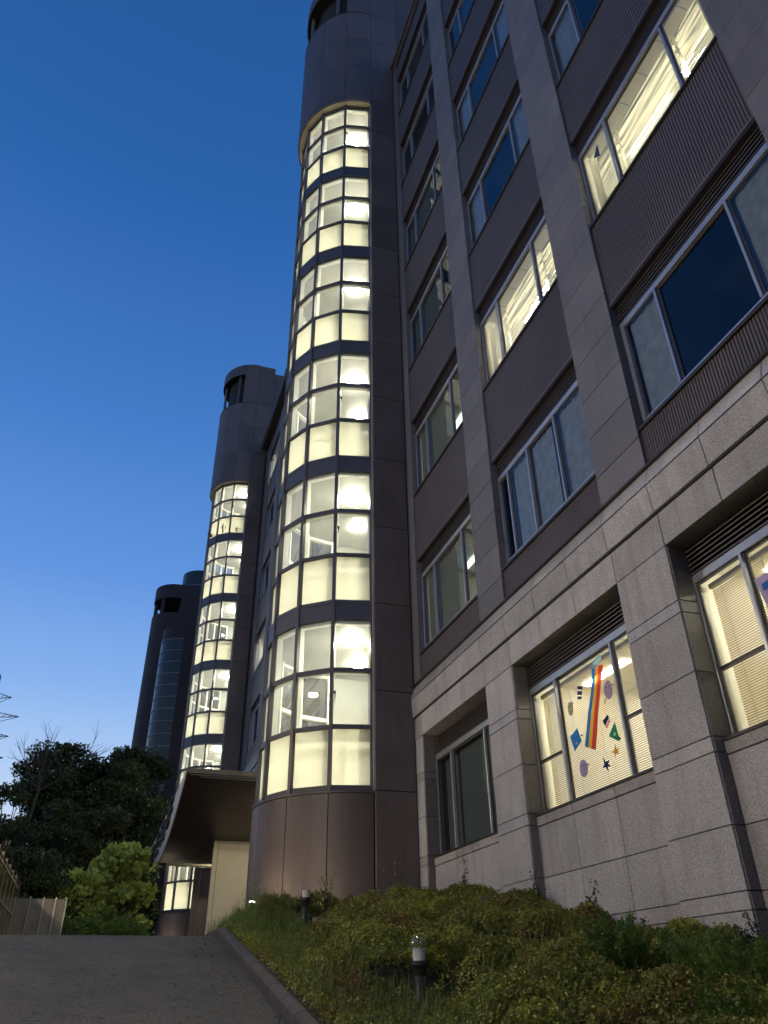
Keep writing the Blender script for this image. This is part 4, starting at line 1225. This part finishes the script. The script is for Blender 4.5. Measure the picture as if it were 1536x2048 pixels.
def crown_tree(name, label, x, y_, zb, zt, rx, n, leaf, mat, seed, cat='tree', group=None, nb=34, low=.15, tr=.28, clump=.9, parts=None, thin=1.0):
    q = np.random.default_rng(seed)
    t = thing(name, label, cat, (x, y_, zb), group)
    H_ = zt - zb
    st = MB(); tips = []
    trunk = [(x + .15 * math.sin(i), y_ + .1 * math.cos(i * 1.3), zb + H_ * .75 * i / 5) for i in range(6)]
    st.tube(trunk, [tr * (1 - .13 * i) for i in range(6)], 8)
    for b in range(nb):
        u = q.uniform(low, 1)
        a = q.uniform(0, 2 * math.pi)
        zc = zb + H_ * (low + (1 - low) * q.uniform(0, 1))
        rel = (zc - zb) / H_
        rad = rx * (math.sqrt(max(.05, 1 - ((rel - .55) / .55) ** 2))) * math.sqrt(q.uniform(.15, 1))
        tip = (x + rad * math.cos(a), y_ + rad * math.sin(a), min(zc, zt - .4))
        i = min(5, max(1, int(rel * 5)))
        s0 = trunk[i - 1]
        mid = tuple((s0[j] + tip[j]) / 2 + (q.normal() * .2 if j < 2 else .25) for j in range(3))
        st.tube([s0, mid, tip], [tr * .32, tr * .18, tr * .06], 6)
        tips.append(tip)
    st.build('trunk', M['bark'], t, smooth=True)
    tips = np.array(tips)
    idx = q.integers(0, len(tips), n)
    cr = clump * q.uniform(.7, 1.35, len(tips))
    off = q.normal(size=(n, 3)); off /= np.linalg.norm(off, axis=1)[:, None]
    off *= (q.uniform(0, 1, n) ** .45)[:, None] * cr[idx][:, None] * np.array([1, 1, .62])
    # thin sub-clumps for an uneven outline
    c = (tips[idx] + off)
    c += .12 * np.sin(c[:, [1, 2, 0]] * 7)
    v, f = leaves(c * U, leaf, q, 1.7)
    leaf_obj('crown', v, f, mat, t, (x, y_, zb))
    return t
GT = 'dark evergreens beyond the road'
grove0 = crown_tree('evergreen_tree', 'broad dark evergreen whose top stands left of the far towers', 1.0, 84, 1, 21.3, 4.3, 52000, .17, M['leaf_dark'], 41, group=GT, nb=80, clump=1.5, tr=.5)
crown_tree('evergreen_tree', 'dark evergreen rising in the middle of the tree belt', -1.6, 80, 1, 19.6, 4.2, 46000, .17, M['leaf_dark'], 42, group=GT, nb=70, clump=1.5, tr=.5)
# weeds rooted on the fifth-floor band of the second tower
for i_, (a_, hh, lab) in enumerate(((.22, .55, 'small weed tuft rooted on the upper band of the second tower, rightmost'), (.66, 1.15, 'tallest weed rooted on the upper band of the second tower'), (1.12, .5, 'small weed tuft rooted on the upper band of the second tower, leftmost'))):
    x, y_ = pol_(RG + .16, a_); y_ += 44.7; z = 41.85
    q = np.random.default_rng(70 + i_)
    t = thing('weed_plant', lab, 'plant', (x, y_, z))
    st = MB(); cs = []
    for s_ in range(7):
        dx, dy = q.normal() * .22, q.normal() * .06
        st.tube([(x, y_, z), (x + dx * .5, y_ + dy, z + hh * .6), (x + dx, y_ + dy, z + hh)], [.02, .014, .006], 4)
        for _ in range(14): cs.append(np.array((x + dx * q.uniform(.2, 1.1), y_ + dy, z + hh * q.uniform(.15, 1.05))) * U + q.normal(size=3) * .02)
    st.build('stem', M['bark'], t)
    v_, f_ = leaves(np.array(cs), .07, q, 2.0); leaf_obj('foliage', v_, f_, M['leaf_dark'], t, (x, y_, z))
crown_tree('evergreen_tree', 'tall dark evergreen standing left in the tree belt', -5.9, 79, 1, 20.2, 3.5, 38000, .17, M['leaf_dark'], 148, group=GT, nb=70, clump=1.4, tr=.45)
crown_tree('evergreen_tree', 'dark evergreen filling the gap under the far towers', 1.4, 78, 1, 17.0, 3.6, 36000, .16, M['leaf_dark'], 43, group=GT, nb=46, clump=1.4, tr=.4)
crown_tree('evergreen_tree', 'loose dark tree with sky gaps at the left edge', -7.4, 62, 1, 13.2, 3.2, 17000, .13, M['leaf_dark'], 44, group=GT, nb=60, clump=.72, tr=.3)
crown_tree('evergreen_tree', 'low dark tree in front of the middle evergreen', -2.2, 66, 1, 12.6, 3.4, 30000, .15, M['leaf_dark'], 45, group=GT, nb=40, clump=1.2, tr=.35)
crown_tree('evergreen_tree', 'dark bushy tree low behind the fence', -4.8, 58, 1, 8.2, 3.0, 22000, .13, M['leaf_dark'], 46, group=GT, nb=36, clump=1.1, tr=.3, low=.02)
crown_tree('evergreen_tree', 'dark tree nearest to the second stair tower', 2.6, 94, 1, 23.6, 3.4, 16000, .17, M['leaf_dark'], 47, group=GT, nb=36, clump=1.4, tr=.5)
GY = 'lamp-lit young trees by the canopy'
crown_tree('young_tree', 'lamp-lit pale green young tree with drooping leaves by the canopy', 1.35, 63, 1.4, 9.6, 2.1, 5600, .23, M['leaf_young'], 51, group=GY, nb=60, clump=.85, tr=.12, low=.3)
crown_tree('young_tree', 'lower spreading young tree left of the tallest pale one', -1.4, 60, 1.4, 7.4, 1.9, 4600, .21, M['leaf_young'], 52, group=GY, nb=54, clump=.8, tr=.1, low=.2)
crown_tree('hedge', 'rounded green shrub mass below the young trees beside the fence', 0.7, 56, 1.2, 4.9, 2.4, 9000, .11, M['leaf_weed'], 53, 'hedge', nb=40, clump=.8, tr=.08, low=.02)
crown_tree('hedge', 'dark green shrub mass between the fence and the pale shrubs', -1.2, 52.5, 1.2, 4.3, 2.2, 8000, .10, M['leaf_weed'], 54, 'hedge', nb=36, clump=.7, tr=.08, low=.02)

for (x, y_, sc, rz, lab) in ((-26, 22, 1.15, .5, 'beside the street lamp across the road'), (-27, 34, 1.3, 1.7, 'behind the street lamp across the road'), (-24, 9, 1.1, 2.9, 'across the road level with the camera'), (-25, -4, 1.2, 4.0, 'behind the camera on the left'),
                             (-16, -14, 1.1, 5.1, 'downhill on the left of the road'), (-3, -22, 1.2, .9, 'downhill behind the camera'), (10, -24, 1.25, 2.2, 'at the bottom of the slope by the building end'), (-26, 48, 1.1, 3.3, 'far up the road on its left')):
    c_ = copy_tree(grove0); c_.location = P((x, y_, 0)); c_.scale = (sc * 1.2, sc * 1.2, sc); c_.rotation_euler = (0, 0, rz)
    c_['label'] = 'large dark evergreen ' + lab; c_['group'] = 'evergreens across the road outside the frame'
# bare tree
def bare_tree(x, y_, zb, label, seed):
    q = np.random.default_rng(seed)
    t = thing('bare_tree', label, 'tree', (x, y_, zb))
    st = MB()
    def br(p, d, L, r, lev):
        p2 = (p[0] + d[0] * L, p[1] + d[1] * L, p[2] + d[2] * L)
        pm = tuple((p[i] + p2[i]) / 2 + q.normal() * L * .03 for i in range(3))
        st.tube([p, pm, p2], [r, r * .8, r * .55], 5)
        if lev == 0: return
        nk = 7 if lev > 1 else 6
        for k in range(nk):
            u = .3 + .7 * (k + 1) / nk
            s = tuple(p[i] + (p2[i] - p[i]) * u for i in range(3))
            dd = np.array(d) + q.normal(size=3) * .55 * np.array([1, .6, .5]); dd[2] += .25; dd /= np.linalg.norm(dd)
            br(s, tuple(dd), L * q.uniform(.42, .62), r * .5, lev - 1)
    br((x, y_, zb), (.05, 0, 1), 11.2, .16, 0)
    top = (x + .5, y_, zb + 11.0)
    for d, L in (((-.55, 0, .85), 2.9), ((.02, .2, 1), 3.6), ((.95, 0, .75), 4.2), ((-.2, 0, 1), 2.4)):
        d = np.array(d) / np.linalg.norm(d); br(top, tuple(d), L, .05, 2)
    st.build('branches', M['bark'], t)
bare_tree(-6.6, 70, 3.4, 'leafless tree spreading thin twigs against the sky', 61)

# ------------------------------------------------------------------ fence, pylon
fe = thing('panel_fence', 'beige upright panel fence at the top of the slope', 'fence', (-2.9, 50, 1.5))
xs_ = [-4.30, -3.55, -2.85, -2.25, -1.70]
for a, b in zip(xs_[:-1], xs_[1:]):
    piece('fence_panel', M['fence'], fe, a + .03, b - .03, 50, 50.06, 1.5, 4.72, .003)
for a in xs_: piece('fence_post', M['rail_metal'], fe, a - .035, a + .035, 49.93, 50.0, 1.5, 4.80, .003)
sf = thing('road_side_fence', 'tall glossy panelled screen along the left of the road with lamp reflections', 'fence', (-4.3, 44, 1.5))
M['gloss_panel'] = simple('glossy_screen_panel', (.12, .085, .065), .16, .3)
for k in range(9):
    y0 = 32 + k * 2.0
    piece('screen_panel', M['gloss_panel'], sf, -4.36, -4.31, y0 + .06, y0 + 1.94, 1.4, 5.45, .003)
    piece('screen_post', M['fence'], sf, -4.42, -4.28, y0 - .06, y0 + .06, 1.4, 5.6, .003)
for z in (2.6, 3.9, 5.2): piece('screen_rail', M['rail_metal'], sf, -4.30, -4.26, 32, 50, z - .03, z + .03)
py = thing('power_pylon', 'distant lattice power pylon at the left edge of the sky', 'pylon', (-68, 420, 0))
mb = MB(); zt = 142.0; xc = -67.5; yc = 420
for sx in (-1, 1):
    for sy in (-1, 1):
        mb.beam((xc + sx * 7, yc + sy * 7, 0), (xc + sx * 1.2, yc + sy * 1.2, zt), .45)
lv = np.linspace(0, zt, 18)
for a, b in zip(lv[:-1], lv[1:]):
    wa = 7 - 5.8 * a / zt; wb = 7 - 5.8 * b / zt
    for s_ in (-1, 1):
        mb.beam((xc - wa, yc + s_ * wa, a), (xc + wb, yc + s_ * wb, b), .25); mb.beam((xc + wa, yc + s_ * wa, a), (xc - wb, yc + s_ * wb, b), .25)
mb.build('lattice_mast', M['pylon'], py)
for za, half in ((131, 9), (121.5, 14.5), (111.5, 12), (101, 12)):
    m2 = MB()
    for s_ in (-1, 1):
        m2.beam((xc + s_ * 1.5, yc, za + 1.8), (xc + s_ * half, yc, za), .3); m2.beam((xc + s_ * 1.5, yc, za - 1.4), (xc + s_ * half, yc, za), .3)
        m2.beam((xc + s_ * half, yc, za), (xc + s_ * half * .4, yc, za - 3.2), .22)
        for u in (.35, .6, .8): m2.beam((xc + s_ * half * u, yc, za + 1.8 * (1 - u)), (xc + s_ * half * (u - .15), yc, za - 1.2 * (1 - u)), .2)
    m2.build('cross_arm', M['pylon'], py)
print('objects', len(bpy.data.objects))
